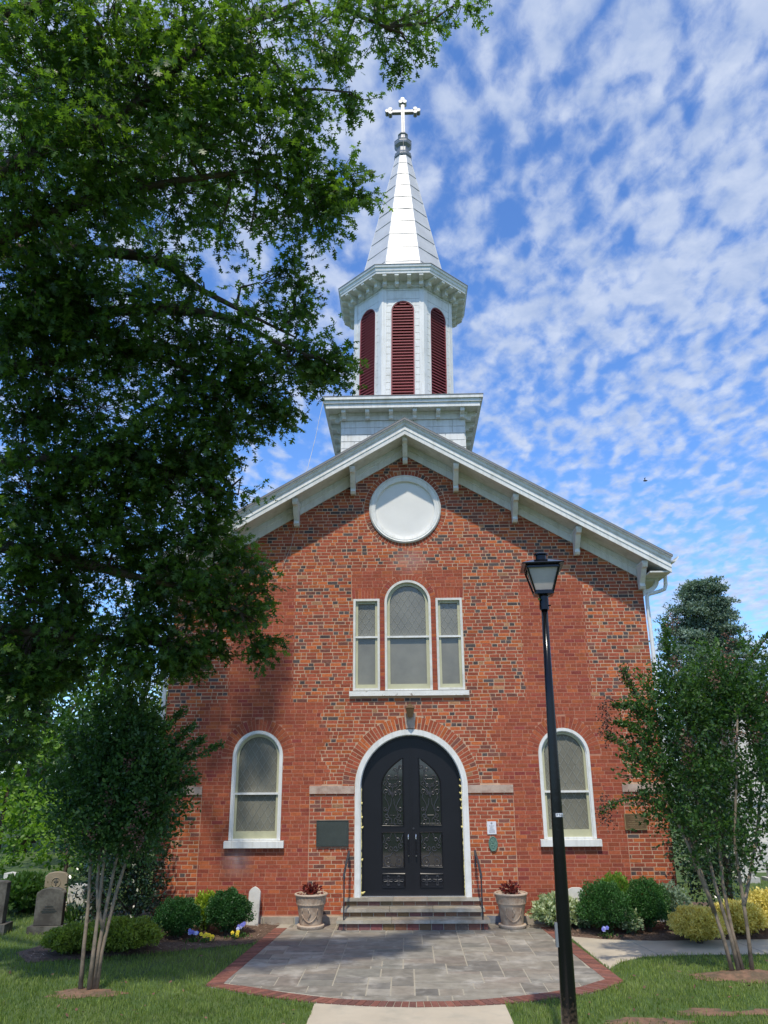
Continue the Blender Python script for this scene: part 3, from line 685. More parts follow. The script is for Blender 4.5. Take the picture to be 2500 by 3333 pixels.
# ---- gable roof edge
XE = 5.28
def rake(name, m, s, prof, x0=0.0, x1=XE):
    """prof: (y, dz below the roof edge line)"""
    V = []; k = len(prof)
    for x in (x0, x1): V += [(s * x, y, RAKE_T(x) + dz) for y, dz in prof]
    F = [(i, (i + 1) % k, k + (i + 1) % k, k + i) for i in range(k)] + [tuple(range(k)), tuple(range(2 * k - 1, k - 1, -1))]
    return mesh_obj(name, V, F, m, church)
for s in (-1, 1):
    rake('roof', M_shingle, s, [(-.70, .012), (15.3, .012), (15.3, .05), (-.70, .05)], 0, XE + .03)
    rake('drip_edge', M_edge, s, [(-.715, -.012), (-.715, .03), (-.55, .03), (-.55, -.012)], 0, XE + .015)
    rake('crown_moulding', M_white, s, [(-.70, -.014), (-.705, -.03), (-.665, -.055), (-.655, -.10), (-.635, -.125), (-.58, -.125), (-.58, -.014)])
    rake('fascia', M_white, s, [(-.628, -.126), (-.632, -.215), (-.618, -.222), (-.614, -.315), (-.575, -.315), (-.575, -.126)])
    rake('soffit', M_white2, s, [(-.574, -.285), (.0, -.285), (0, -.27), (-.574, -.27)])
    rake('frieze_board', M_white, s, [(-.05, -.286), (-.055, -.40), (-.035, -.405), (-.035, -.56), (.002, -.56), (.002, -.286)], 0, 4.93)
def bracket(name, x, ztop, w, proj, h, y0, parent=church, m=M_white):
    """scrolled bracket: profile in the y-z plane, standing off a wall at y0 (towards -y)"""
    P = [(0, 0), (-proj, 0), (-proj, -.07), (-proj * .93, -.12), (-proj * .78, -.135)]
    for k in range(7):
        t = k / 6; P.append((-proj * (.74 - .46 * t) - 0.03 * math.sin(t * math.pi), -.15 - (h - .26) * (t ** 1.2)))
    P += [(-proj * .30, -h + .07), (-proj * .34, -h + .045), (-proj * .24, -h), (0, -h)]
    b = MB().prism([(y0 + p[0], ztop + p[1]) for p in P], 'x', x - w / 2, x + w / 2)
    b.box(x - w / 2 - .008, x + w / 2 + .008, y0 - proj - .006, y0, ztop - .055, ztop - .001)
    return b.build(name, m, parent)
for x in (0, -1.13, 1.08, -2.33, 2.30, -3.56, 3.54, -4.80, 4.80):
    bracket('gable_bracket', x, RAKE_T(x) - .292 - .03 * (x != 0), .105, .47, .50, -.052)
# eaves and gutter at both sides
for s in (-1, 1):
    zz = RAKE_T(XE)
    MB().box(min(s * 4.86, s * XE), max(s * 4.86, s * XE), -.57, 15, zz - .30, zz - .27).build('eave_soffit', M_white2, church)
    MB().box(min(s * (XE - .03), s * XE), max(s * (XE - .03), s * XE), -.57, 15, zz - .28, zz - .02).build('eave_fascia', M_white, church)
    MB().box(min(s * 4.852, s * 4.90), max(s * 4.852, s * 4.90), .0, 15, zz - .55, zz - .30).build('eave_frieze', M_white, church)
    g = MB(); g.prism([(s * (XE + .002), zz - .12), (s * (XE + .06), zz - .12), (s * (XE + .13), zz - .045), (s * (XE + .13), zz - .005), (s * (XE + .115), zz - .005), (s * (XE + .10), zz - .05), (s * (XE + .05), zz - .10), (s * (XE + .002), zz - .10)], 'y', -.72, 15)
    g.build('gutter', M_white, church)
    # ornamental quarter ring bracket on the side wall
    q = MB(); cxx, czz = s * (4.853), zz - .30
    P = []
    for k in range(13):
        a = math.pi / 2 * k / 12; P.append((cxx + s * .30 * math.sin(a), czz - .34 + .10 + .0 * a - .0 + (-.24) * 0 + .24 * (1 - math.cos(a)) * 1.0))
    outer = [(cxx, czz - .34)] + [(cxx + s * .33 * math.sin(math.pi / 2 * k / 10) , czz - .34 + .30 * (1 - math.cos(math.pi / 2 * k / 10)) + .03) for k in range(11)] + [(cxx + s * .33, czz), (cxx + s * .26, czz)]
    inner = [(cxx + s * .24 * math.cos(a) * .9, czz - .05 - .17 * math.sin(a)) for a in np.linspace(0, math.pi / 2, 9)]
    outer += [(cxx + s * .22, czz - .03)] + inner[0:0]
    hole = [(cxx + s * (.07 + .13 * math.cos(a) ** 1), czz - .04 - .15 * math.sin(a)) for a in np.linspace(0, math.pi / 2, 8)]
    q.prism([(cxx, czz), (cxx, czz - .36), (cxx + s * .06, czz - .33), (cxx + s * .06, czz)], 'y', -.02, .09)
    for k in range(10):
        a0 = math.pi / 2 * k / 10; a1 = math.pi / 2 * (k + 1) / 10
        f = lambda r, a: (cxx + s * (.05 + r * math.cos(a)), czz - r * math.sin(a) * 1.0)
        q.prism([f(.30, a0), f(.30, a1), f(.22, a1), f(.22, a0)], 'y', -.018 + .0005 * (k % 2), .088)
    q.box(min(cxx, cxx + s * .36), max(cxx, cxx + s * .36), -.022, .092, czz - .035, czz - .0005)
    q.build('scroll_bracket', M_white, church)
    # downspout
    d = MB(); r_ = .04; X = s * 1.0
    d.tube([(s * 5.33, -.12, zz - .06), (s * 5.31, -.12, zz - .2), (s * 5.29, -.12, zz - .46), (s * 5.26, -.12, zz - .54), (s * 5.15, -.10, zz - .585), (s * 4.95, -.06, zz - .63), (s * 4.905, -.05, zz - .68), (s * 4.90, -.045, zz - .85), (s * 4.90, -.045, 2.9), (s * 4.90, -.045, 2.42), (s * 4.93, -.055, 2.33), (s * 4.99, -.06, 2.27)], r_, 10)
    d.build('downspout', M_white, church)
# ---- tower base
TB, TY0 = 1.46, 0.80; TYC = TY0 + TB; TX = -0.03
tb = MB().box(TX - TB + .02, TX + TB - .02, TY0 + .02, TY0 + 2 * TB - .02, 8.0, 10.9).build('tower_base', M_white2, church)
H0 = 0.1765; trn = random.Random(3)
for r_ in range(9):
    z0 = 10.475 - (r_ + 1) * H0
    x = TX - TB - trn.uniform(0, .45)
    while x < TX + TB:
        w_ = 0.455; a, b = max(x, TX - TB), min(x + w_, TX + TB)
        if b - a > .03:
            yy = TY0 - trn.uniform(0, .004)
            MB().prism([(yy + .004, z0 + .004), (yy, z0 + .012), (yy + .004, z0 + H0 - .004), (TY0 + .03, z0 + H0 - .004), (TY0 + .03, z0 + .004)], 'x', a + .007, b - .007).build('siding_board', M_white, tb)
        x += w_
    for s in (-1, 1):
        MB().box(TX + s * (TB - .018) if s > 0 else TX - TB, TX + TB if s > 0 else TX - TB + .018, TY0 + .031, TY0 + 2 * TB, z0 + .004, z0 + H0 - .002).build('siding_board', M_white, tb)
def sq_ring(name, m, ro, z0, z1, ri=None, parent=church):
    b = MB(); ri = ri or TB - .05
    y0, y1 = TYC - ro, TYC + ro
    b.box(TX - ro, TX + ro, y0, TYC - ri, z0, z1); b.box(TX - ro, TX + ro, TYC + ri, y1, z0, z1)
    b.box(TX - ro, TX - ri, TYC - ri, TYC + ri, z0 + .0007, z1 - .0007); b.box(TX + ri, TX + ro, TYC - ri, TYC + ri, z0 + .0007, z1 - .0007)
    return b.build(name, m, parent)
sq_ring('tower_frieze', M_white, TB + .035, 10.478, 10.665)
sq_ring('frieze_moulding', M_white, TB + .055, 10.60, 10.668)
sq_ring('tower_soffit', M_white2, 1.78, 10.67, 10.70)
sq_ring('tower_fascia', M_white, 1.79, 10.655, 10.765, 1.745)
sq_ring('tower_crown', M_white, 1.825, 10.767, 10.84, 1.6); sq_ring('tower_crown', M_white, 1.865, 10.842, 10.915, 1.6)
sq_ring('drip_edge', M_edge, 1.875, 10.917, 10.935, 1.5)
MB().lathe([(1.87 * 1.4142, 10.936), (1.25 * 1.4142, 11.06), (.1, 11.06)], TX, TYC, 4, math.pi / 4).build('tower_deck', M_zinc, church)
def bracket_at(px, py, nx, ny, ztop, w_, proj, h, m=M_white, nm='cornice_bracket'):
    """bracket standing on a wall whose outward normal is (nx,ny), centred at (px,py)"""
    prof = [(0, 0), (proj, 0), (proj, -h * .42), (proj * .9, -h * .5), (proj * .5, -h * .58), (proj * .42, -h * .66), (proj * .42, -h * .95), (proj * .36, -h), (0, -h)]
    tx, ty = -ny, nx; V = []
    for s in (-.5, .5): V += [(px + nx * q[0] + tx * w_ * s, py + ny * q[0] + ty * w_ * s, ztop + q[1]) for q in prof]
    k = len(prof); F = [tuple(range(k)), tuple(range(2 * k - 1, k - 1, -1))] + [((i + 1) % k, i, i + k, (i + 1) % k + k) for i in range(k)]
    return mesh_obj(nm, V, F, m, church)
for k in range(6):
    t = -1.385 + k * .554
    bracket_at(TX + t, TYC - TB - .036, 0, -1, 10.668, .095, .24, .20)
    for s in (-1, 1): bracket_at(TX + s * (TB + .036), TYC + t, s, 0, 10.668, .095, .24, .20)

# ---- belfry (regular octagon, flats face the viewer)
YC = 2.26; A0 = 1.25
def octa(a, z, n=8):
    """corners of the octagon with apothem a"""
    r = a / math.cos(math.pi / 8); return [(xc(z) + r * math.cos(R(22.5 + 45 * k)), YC + r * math.sin(R(22.5 + 45 * k)), z) for k in range(8)]
def octa_loft(name, m, prof, parent=church, smooth=False):
    V = []; F = []
    for a, z in prof: V += octa(a, z)
    for j in range(len(prof) - 1): F += [(8 * j + k, 8 * j + (k + 1) % 8, 8 * (j + 1) + (k + 1) % 8, 8 * (j + 1) + k) for k in range(8)]
    F += [tuple(range(7, -1, -1)), tuple(range(8 * (len(prof) - 1), 8 * len(prof)))]
    return mesh_obj(name, V, F, m, parent)
belfry = octa_loft('belfry', M_white2, [(A0 - .13, 11.0), (A0 - .13, 14.5)])
def face(k):
    """frame of face k: function (u, w, z) -> world; u along face, w outwards"""
    a = R(-90 + 45 * k); nx, ny = math.cos(a), math.sin(a); tx, ty = -ny, nx
    return lambda u, w_, z: (xc(z) + nx * (A0 + w_) + tx * u, YC + ny * (A0 + w_) + ty * u, z)
def fprism(f, poly, w0, w1):
    n = len(poly); V = [f(p[0], w1, p[1]) for p in poly] + [f(p[0], w0, p[1]) for p in poly]
    return V, [tuple(range(n)), tuple(range(2 * n - 1, n - 1, -1))] + [((i + 1) % n, i, i + n, (i + 1) % n + n) for i in range(n)]
SH = A0 * math.tan(R(22.5))      # half face
LW, LS, LB = .288, 13.585, 11.06        # louver half width, spring, bottom
for k in range(8):
    f = face(k); vis = k in (0, 1, 2, 6, 7)
    for s in (-1, 1):
        a, b = s * (SH + .008), s * (SH - .105)
        v, q = fprism(f, [(min(a, b), 11.0), (max(a, b), 11.0), (max(a, b), 14.27), (min(a, b), 14.27)], -.13, .022)
        MB().add(v, q).build('corner_board', M_white, belfry)
    v, q = fprism(f, [(-SH + .1, 14.262), (SH - .1, 14.262), (SH - .1, 14.29), (-SH + .1, 14.29)], -.13, .018); MB().add(v, q).build('head_board', M_white, belfry)
    # boards either side of the louvre
    z = 11.0; e = SH - .106; row = 0
    while z < 14.26:
        z1 = min(z + .196, 14.26)
        if z1 > LS + LW + .07 and z > LS + LW - .12:
            z1 = min(z + .25, 14.26)
            lo = max(z, LS + LW + .05)
            v, q = fprism(f, [(-e, lo + .004), (e, lo + .004), (e, z1 - .006), (-e, z1 - .006)], -.13, .006); 
            if vis and z1 - lo > .02: MB().add(v, q).build('siding_board', M_white, belfry)
            z = z1; continue
        if vis:
            for s in (-1, 1):
                inner = []
                for t in np.linspace(0, 1, 6):
                    zz = z + .004 + (z1 - z - .010) * t; c = LW + .022 if zz < LS else chord(LW + .022, zz - LS); inner.append((max(c, .0), zz))
                poly = [(e, z + .004), (e, z1 - .006)] + inner[::-1]
                poly = [(s * p[0], p[1]) for p in poly]; poly = poly if s > 0 else poly[::-1]
                v, q = fprism(f, poly, -.13, .006 + trn.uniform(0, .003)); MB().add(v, q).build('siding_board', M_white, belfry)
        z = z1
    # arched louvre
    O_ = [(-LW - .02, LB - .05)] + [(-(LW + .02) * math.cos(t), LS + (LW + .02) * math.sin(t)) for t in np.linspace(0, math.pi, 21)] + [(LW + .02, LB - .05)]
    I_ = [(-LW, LB - .05)] + [(-LW * math.cos(t), LS + LW * math.sin(t)) for t in np.linspace(0, math.pi, 21)] + [(LW, LB - .05)]
    J_ = [(-LW + .03, LB - .05)] + [(-(LW - .03) * math.cos(t), LS + (LW - .03) * math.sin(t)) for t in np.linspace(0, math.pi, 21)] + [(LW - .03, LB - .05)]
    n = len(O_); 
    def ringp(A, B, w0, w1):
        V = [f(p[0], w1, p[1]) for p in A] + [f(p[0], w1, p[1]) for p in B] + [f(p[0], w0, p[1]) for p in A] + [f(p[0], w0, p[1]) for p in B]; F = []
        for i in range(n - 1): F += [(i, i + 1, n + i + 1, n + i), (i, 2 * n + i, 2 * n + i + 1, i + 1), (n + i, n + i + 1, 3 * n + i + 1, 3 * n + i)]
        return V, F
    v, q = ringp(O_, I_, -.13, .026); MB().add(v, q).build('louver_casing', M_white, belfry)
    v, q = ringp(I_, J_, -.13, .014); lo = MB().add(v, q).build('shutter', M_louver, church)
    mesh_obj('shutter_back', [f(p[0], -.115, p[1]) for p in I_], [tuple(range(n))], M_louver, lo)
    if vis:
        ns = 34; dz_ = (LS + LW - LB) / ns
        for i in range(ns):
            z0 = LB + i * dz_; zz = z0 + dz_ * .5; c = LW - .028 if zz < LS else chord(LW - .028, zz - LS)
            if c < .03: continue
            V = [f(-c, .010, z0), f(c, .010, z0), f(c, -.055, z0 + dz_ * .97), f(-c, -.055, z0 + dz_ * .97), f(-c, .010, z0 + .022), f(c, .010, z0 + .022), f(c, -.05, z0 + dz_ * 1.05), f(-c, -.05, z0 + dz_ * 1.05)]
            mesh_obj('slat', V, [(0, 3, 2, 1), (4, 5, 6, 7), (0, 1, 5, 4), (1, 2, 6, 5), (3, 0, 4, 7)], M_louver, lo)
# belfry cornice
octa_loft('belfry_frieze', M_white, [(A0 + .02, 14.285), (A0 + .03, 14.29), (A0 + .03, 14.36), (A0 + .05, 14.37), (A0 + .05, 14.50)])
octa_loft('belfry_soffit', M_white2, [(A0, 14.50), (1.615, 14.50), (1.615, 14.52), (A0, 14.52)])
octa_loft('belfry_fascia', M_white, [(1.60, 14.44), (1.625, 14.44), (1.63, 14.50), (1.645, 14.51), (1.655, 14.58), (1.68, 14.60), (1.69, 14.655), (1.6, 14.655)])
octa_loft('drip_edge', M_edge, [(1.64, 14.657), (1.70, 14.657), (1.70, 14.675), (1.64, 14.675)])
octa_loft('belfry_roof', M_metalroof, [(1.695, 14.676), (1.28, 14.80), (.5, 14.80)])
for k in range(8):
    a = R(-90 + 45 * k); nx, ny = math.cos(a), math.sin(a)
    for u in (-.46, -.155, .155, .46):
        z = 14.49; bracket_at(xc(z) + nx * (A0 + .052) - ny * u, YC + ny * (A0 + .052) + nx * u, nx, ny, z + .008, .10, .31, .25)
# ---- spire
def sp_a(z):
    t = (z - 15.25) / (19.62 - 15.25)
    if t >= 0: return 1.055 + (0.175 - 1.055) * t
    q = -t * (19.62 - 15.25) / .45; return 1.055 + .09 * q + .11 * q * q
spire = octa_loft('spire', M_metalroof, [(sp_a(z) - .012, z) for z in (14.80, 14.9, 15.0, 15.12, 15.25, 16.5, 18, 19.62)])
zs = [14.80, 15.22] + [15.22 + (19.62 - 15.22) * ((k / 9) ** 0.97) for k in range(1, 10)]
for k in range(8):
    a = R(-90 + 45 * k); nx, ny = math.cos(a), math.sin(a); tx, ty = -ny, nx
    for i in range(len(zs) - 1):
        z0, z1 = zs[i] , zs[i + 1] - .006; V = []; NU, NV = 6, 4; ph = trn.uniform(0, 6); am = trn.uniform(.002, .007)
        for j in range(NV + 1):
            z = z0 + (z1 - z0) * j / NV; ap = sp_a(z); hw = (ap + .004) * math.tan(R(22.5)) * .985
            for q in range(NU + 1):
                u = -1 + 2 * q / NU; bul = am * math.sin(ph + u * 2.1 + j * 1.3) * (1 - u * u) + .013 * (1 - j / NV) + .001
                V.append((xc(z) + nx * (ap + bul) + tx * u * hw, YC + ny * (ap + bul) + ty * u * hw, z))
        F = [(j * (NU + 1) + q, j * (NU + 1) + q + 1, (j + 1) * (NU + 1) + q + 1, (j + 1) * (NU + 1) + q) for j in range(NV) for q in range(NU)]
        b0 = len(V); V += [(xc(z0) + nx * (sp_a(z0) - .01) + tx * u * sp_a(z0) * .4142 * .985, YC + ny * (sp_a(z0) - .01) + ty * u * sp_a(z0) * .4142 * .985, z0) for u in (-1, 1)]
        F.append((b0, b0 + 1, NU, 0))
        mesh_obj('metal_panel', V, F, M_metalroof, spire, smooth=False)
    # hip roll on the corner
    hr = MB().tube([(xc(z) + math.cos(a + R(22.5)) * (sp_a(z) + .002) / math.cos(R(22.5)), YC + math.sin(a + R(22.5)) * (sp_a(z) + .002) / math.cos(R(22.5)), z) for z in (14.82, 14.95, 15.1, 15.25, 17.4, 19.6)], .013, 6)
    hr.build('hip_roll', M_metalroof, spire)
octa_loft('spire_collar', M_zinc, [(.16, 19.50), (.235, 19.50), (.25, 19.54), (.225, 19.58), (.235, 19.63), (.20, 19.66), (.17, 19.72), (.17, 19.86), (.235, 19.94), (.25, 20.0), (.235, 20.04), (.25, 20.08), (.19, 20.13), (.14, 20.19), (.12, 20.26), (.12, 20.33), (.145, 20.36), (.12, 20.41), (.08, 20.45)])
c_ = MB(); X0 = xc(21) + .0; 
c_.box(X0 - .052, X0 + .052, YC - .055, YC + .055, 20.40, 21.52); cross = c_.build('spire_cross', M_zinc, church)
MB().box(X0 - .36, X0 + .36, YC - .056, YC + .056, 21.22, 21.31).build('cross_arm', M_zinc, cross)
for dx, dz_, offs in ((0, 21.64, ((0, .065), (-.062, -.035), (.062, -.035))), (-.40, 21.265, ((-.065, 0), (.03, .062), (.03, -.062))), (.40, 21.265, ((.065, 0), (-.03, .062), (-.03, -.062)))):
    t = MB()
    for i, (ox, oz) in enumerate(offs):
        P = [(X0 + dx + ox + .06 * math.cos(a), dz_ + oz + .06 * math.sin(a)) for a in np.linspace(0, 2 * math.pi, 17)[:-1]]
        t.prism(P, 'y', YC - .085 - i * .001, YC + .085 + i * .001)
    t.build('trefoil', M_zinc if dx else M_metalroof, cross)
MB().tube([(X0, YC - .058, 21.30), (X0, YC - .07, 21.1), (X0 + .005, YC - .06, 20.42), (X0 - .005, YC - .27, 20.05), (X0, YC - .27, 19.6)], .006, 4).build('lightning_conductor', M_edge, church)

# ---- door
arch_ring('door_frame', M_white, church, DC, DR, DR - .10, DZ, DS, -.035, .17, 40)
arch_ring('door_frame_bead', M_white, church, DC, DR - .10, DR - .115, DZ, DS, .02, .17, 40)
LR = .962
arch_ring('door_casing', M_door, church, DC, LR + .003, LR - .035, DZ, DS, .085, .2, 40)
MB().box(DC - LR, DC + LR, .04, .2, DZ - .002, DZ + .018).build('threshold', M_steel, church)
def spiral(cx, cz, r, turns, a0, sgn=1, n=18, decay=.75):
    return [(cx + r * (1 - decay * t) * math.cos(a0 + sgn * turns * 2 * math.pi * t), cz + r * (1 - decay * t) * math.sin(a0 + sgn * turns * 2 * math.pi * t)) for t in np.linspace(0, 1, n)]
for s in (-1, 1):
    g = .004; X = lambda x: DC + s * x
    ri = LR - .037
    P = [(g, DZ + .02), (ri, DZ + .02)] + [(ri * math.cos(t), DS + ri * math.sin(t)) for t in np.linspace(0, math.acos(g / ri), 20)]
    P = [(X(p[0]), p[1]) for p in P]; P = P if s > 0 else P[::-1]
    leaf = MB().prism(P, 'y', .115, .165).build('door_leaf', M_door, church)
    # upper light: quarter-gothic top, tall side towards the meeting stile
    x0, x1, zb = .155, .565, 1.665
    arcp = [(x1 - (x1 - x0) * t ** 1.9, 2.40 + .49 * t) for t in np.linspace(0, 1, 14)]
    U_ = [(x0, zb), (x1, zb)] + arcp
    def mould(P, name='glazing_bead', w_=.014, y=.107):
        Q = P + [P[0]]; m = MB(); m.tube([(X(p[0]), y, p[1]) for p in Q], w_, 4, cap=False); return m.build(name, M_door, leaf)
    def glass(P, y=.1125):
        V = [(X(p[0]), y, p[1]) for p in P]; return mesh_obj('glass', V, [tuple(range(len(V)))], M_doorglass, leaf)
    glass(U_); mould(U_)
    Lw = [(x0, .935), (x1, .935), (x1, 1.54), (x0, 1.54)]; glass(Lw); mould(Lw)
    Pn = [(x0 - .01, .60), (x1, .60), (x1, .825), (x0 - .01, .825)]; mould(Pn)
    g_ = MB(); cx = .36; T = lambda pts  , r=.0095: g_.tube([(X(p[0]), .100, p[1]) for p in pts], r, 5)
    for q in (-1, 1):
        m_ = lambda pts: [(cx + q * (p[0] - cx), p[1]) for p in pts]
        T(m_(spiral(cx + .075, 2.52, .05, 1.1, math.pi, -1))); T(m_([(cx, 2.33), (cx + .06, 2.40), (cx + .115, 2.48), (cx + .12, 2.55), (cx + .075, 2.58)]))
        T(m_(spiral(cx + .135, 2.42, .045, 1.1, -math.pi / 2, 1))); T(m_([(cx, 2.22), (cx + .06, 2.30), (cx + .13, 2.37)]))
        T(m_(spiral(cx + .055, 2.38, .035, 1.1, math.pi * .9, -1))); T(m_(spiral(cx + .13, 2.27, .05, 1.2, -math.pi / 2, 1)))
        T(m_([(cx, 2.16), (cx + .03, 2.24), (cx + .10, 2.30), (cx + .15, 2.31)])); T(m_(spiral(cx + .055, 2.23, .035, 1.1, 2.4, -1)))
        T(m_([(cx + .13, 2.22), (cx + .15, 2.16), (cx + .10, 2.08), (cx + .07, 2.0), (cx + .09, 1.94), (cx + .14, 1.92)])); T(m_(spiral(cx + .14, 1.955, .04, 1.1, -math.pi / 2, 1)))
        T(m_([(cx + .02, 2.15), (cx + .03, 2.05), (cx + .07, 1.95), (cx + .10, 1.88), (cx + .09, 1.82), (cx + .03, 1.78), (cx + .02, 1.70), (cx + .05, 1.67)]))
        T(m_(spiral(cx + .135, 1.725, .052, 1.2, math.pi / 2, 1))); T(m_(spiral(cx + .12, 1.84, .045, 1.1, math.pi, 1))); T(m_([(cx + .135, 1.777), (cx + .08, 1.76), (cx + .05, 1.80)]))
        if q > 0: T(m_(spiral(cx - .06, 2.66, .045, 1.1, 0, 1))); T([(cx - .12, 2.50), (cx - .10, 2.62), (cx - .13, 2.74), (cx - .16, 2.76)]); T(spiral(cx - .155, 2.715, .04, 1.1, math.pi / 2, 1))
        T(m_(spiral(cx + .14, 1.30, .05, 1.2, math.pi / 2, 1))); T(m_(spiral(cx + .05, 1.26, .05, 1.2, -.3, -1))); T(m_([(cx + .16, 1.35), (cx + .12, 1.42), (cx + .05, 1.46), (cx + .03, 1.53)]))
        T(m_([(cx + .01, 1.20), (cx + .05, 1.14), (cx + .15, 1.12), (cx + .185, 1.04), (cx + .14, .96), (cx + .07, .95), (cx + .04, 1.0)])); T(m_(spiral(cx + .10, 1.05, .045, 1.1, math.pi / 2, 1)))
        T(m_([(cx + .185, 1.50), (cx + .16, 1.42), (cx + .185, 1.36)])); T(m_(spiral(cx + .085, 1.41, .04, 1.1, 0, 1)))
    T([(cx, 2.16), (cx, 2.42)]); T([(cx - .05, 2.50), (cx + .05, 2.50)], .006); T([(cx - .19, 1.70), (cx + .19, 1.70)], .004); T([(cx - .19, .965), (cx + .19, .965)], .004)
    T([(cx - .06, 1.845), (cx + .06, 1.845)], .006)
    g_.build('scroll_grille', M_iron, leaf)
    q_ = MB()
    for c in (cx - .10, cx + .10):
        for t in range(4):
            a = t * math.pi / 2; q_.tube([(X(c + .012 * math.cos(a + math.pi / 4)), .104, .712 + .012 * math.sin(a + math.pi / 4)), (X(c + .075 * math.cos(a) + .02 * math.cos(a + math.pi / 2)), .104, .712 + .075 * math.sin(a) + .02 * math.sin(a + math.pi / 2)), (X(c + .095 * math.cos(a)), .104, .712 + .085 * math.sin(a)), (X(c + .075 * math.cos(a) - .02 * math.cos(a + math.pi / 2)), .104, .712 + .075 * math.sin(a) - .02 * math.sin(a + math.pi / 2)), (X(c + .012 * math.cos(a - math.pi / 4)), .104, .712 + .012 * math.sin(a - math.pi / 4))], .008, 5)
        for dz_ in (-.075, .075): q_.box(min(X(c - .022), X(c + .022)), max(X(c - .022), X(c + .022)), .088, .112, .712 + dz_ - .009, .712 + dz_ + .009)
    q_.build('rosette', M_iron, leaf)
    h_ = MB(); h_.tube([(X(.072), .112, 1.50), (X(.072), .055, 1.495), (X(.072), .048, 1.46), (X(.072), .046, 1.15), (X(.072), .055, 1.13), (X(.072), .112, 1.125)], .0115, 8); hb = h_.build('door_handle', M_door, leaf)
    MB().tube([(X(.072), .108, 1.502), (X(.072), .05, 1.498), (X(.072), .044, 1.47), (X(.072), .0435, 1.425)], .0135, 8).tube([(X(.072), .05, 1.155), (X(.072), .052, 1.13)], .0135, 8).build('handle_cap', M_steel, hb)
    if s > 0: MB().tube([(X(.03), .12, 1.61), (X(.03), .098, 1.61)], .018, 12).build('lock', M_iron, leaf)
MB().box(DC - .012, DC + .012, .098, .114, DZ + .02, DS + LR - .05).build('astragal', M_door, church)
# foam squeezed out of the frame joint
fo_ = MB(); fr = random.Random(8)
for s in (-1, 1):
    pts = []; z = DZ + .01
    while z < DS:
        pts.append((DC + s * (LR + .004 + fr.uniform(-.004, .004)), .07 + fr.uniform(-.006, .006), z)); z += .03
    lim = len(pts) if s < 0 else len(pts)
    fo_.tube(pts, [.012 + fr.uniform(-.006, .006) for _ in pts], 6)
    for z, l in ([(.50, .075), (1.06, .035), (1.62, .04), (1.80, .025), (2.05, .02)] if s < 0 else [(1.62, .03), (1.95, .03), (2.1, .035), (2.22, .04), (2.35, .04), (2.46, .025)]):
        fo_.tube([(DC + s * (LR + .01), .07, z), (DC + s * (LR - l * .5), .05, z + .01), (DC + s * (LR - l), .045, z + .035)], [.018, .02, .008], 7)
fo_.build('expanding_foam', M_foam, church, smooth=True)
# cable clipped across the facade under the left rake
MB().tube([(-2.1, -.68, RAKE_T(2.1) - .32), (-2.32, -.06, 7.72), (-2.45, -.02, 7.2), (-2.62, -.02, 6.72)], .004, 4).build('cable', M_wstone, church)
wire = MB().tube([(-1.85, .42, 10.93), (-1.93, .2, 10.3), (-1.98, 0, 9.75), (-2.03, -.2, 9.3), (-2.08, -.45, 8.82), (-2.12, -.62, 8.57)], .0055, 5)
tag(wire.build('wire', M_wstone, loc=(-1.85, .42, 10.93)), 'thin pale sagging wire strung from the tower cornice corner to the left roof slope', 'wire')

# ================================================================== STEPS, RAILS, WALL FITTINGS
steps = thing('entrance_steps', 'three bluestone and brick steps up to the black double doors', 'steps', (0, -.4, 0))
srn = random.Random(12)
for (yf, zt, hw) in ((-.70, .175, 1.345), (-.41, .31, 1.29), (-.12, .445, 1.265)):
    xs = [-hw, -hw + hw * .72, hw * .22, hw] if zt != .31 else [-hw, -.42, .36, hw]
    for a, b in zip(xs, xs[1:]):
        c = srn.choice(FC); m = MB(); m.add([(a + .003, yf, zt - .05), (b - .003, yf, zt - .05), (b - .003, yf + .36, zt - .05), (a + .003, yf + .36, zt - .05), (a + .003, yf + .006, zt), (b - .003, yf + .006, zt), (b - .003, yf + .36, zt), (a + .003, yf + .36, zt)], [(0, 3, 2, 1), (4, 5, 6, 7), (0, 1, 5, 4), (1, 2, 6, 5), (2, 3, 7, 6), (3, 0, 4, 7)], (c[0] * 1.3, c[1] * 1.22, c[2] * 1.1))
        m.build('tread_stone', M_flag, steps, col=True)
    hb_ = hw - .045; zb = zt - .135 if zt > .2 else 0.0
    MB().box(-hb_, hb_, yf + .05, yf + .34, zb, zt - .052).build('riser_core', M_joint, steps)
    x = -hb_ + srn.uniform(-.1, 0)
    while x < hb_:
        a, b = max(x + .006, -hb_), min(x + .205, hb_)
        if b - a > .04: MB().box(a, b, yf + .036 + srn.uniform(0, .006), yf + .052, zb + .012, zt - .062, tuple(v * srn.uniform(.7, 1.1) for v in (.2, .105, .075))).build('riser_brick', M_brick, steps, col=True)
        x += .213
rg = 'black iron handrails beside the steps'
for s, lab in ((-1, 'black iron handrail at the left end of the entrance steps'), (1, 'black iron handrail at the right end of the entrance steps')):
    bx = 1.215 * s
    t = thing('handrail', lab, 'handrail', (bx, -.66, 0), rg)
    MB().tube([(bx, -.66, .02), (bx, -.66, .86)], .013, 8).tube([(bx, -.66, .02), (bx, -.66, .03)], [.045, .03], 12).build('post', M_iron, t)
    MB().box(bx - .021, bx + .021, -.68, -.64, .835, .90).build('post_collar', M_iron, t)
    px = bx - s * .045
    MB().tube([(bx - s * .0, -.72, .83), (bx, -.67, .905), (bx - s * .02, -.4, 1.075), (px, -.17, 1.215), (px, -.12, 1.235), (px, -.09, 1.21), (px, -.09, 1.14), (px, -.10, 1.02), (px, -.12, .965)], [.008, .021, .021, .021, .021, .019, .013, .013, .02], 8).build('rail', M_iron, t)
    MB().tube([(px, -.10, .99), (px, -.10, 1.0), (px, .0, 1.0)], .011, 6).build('wall_fixing', M_iron, t)
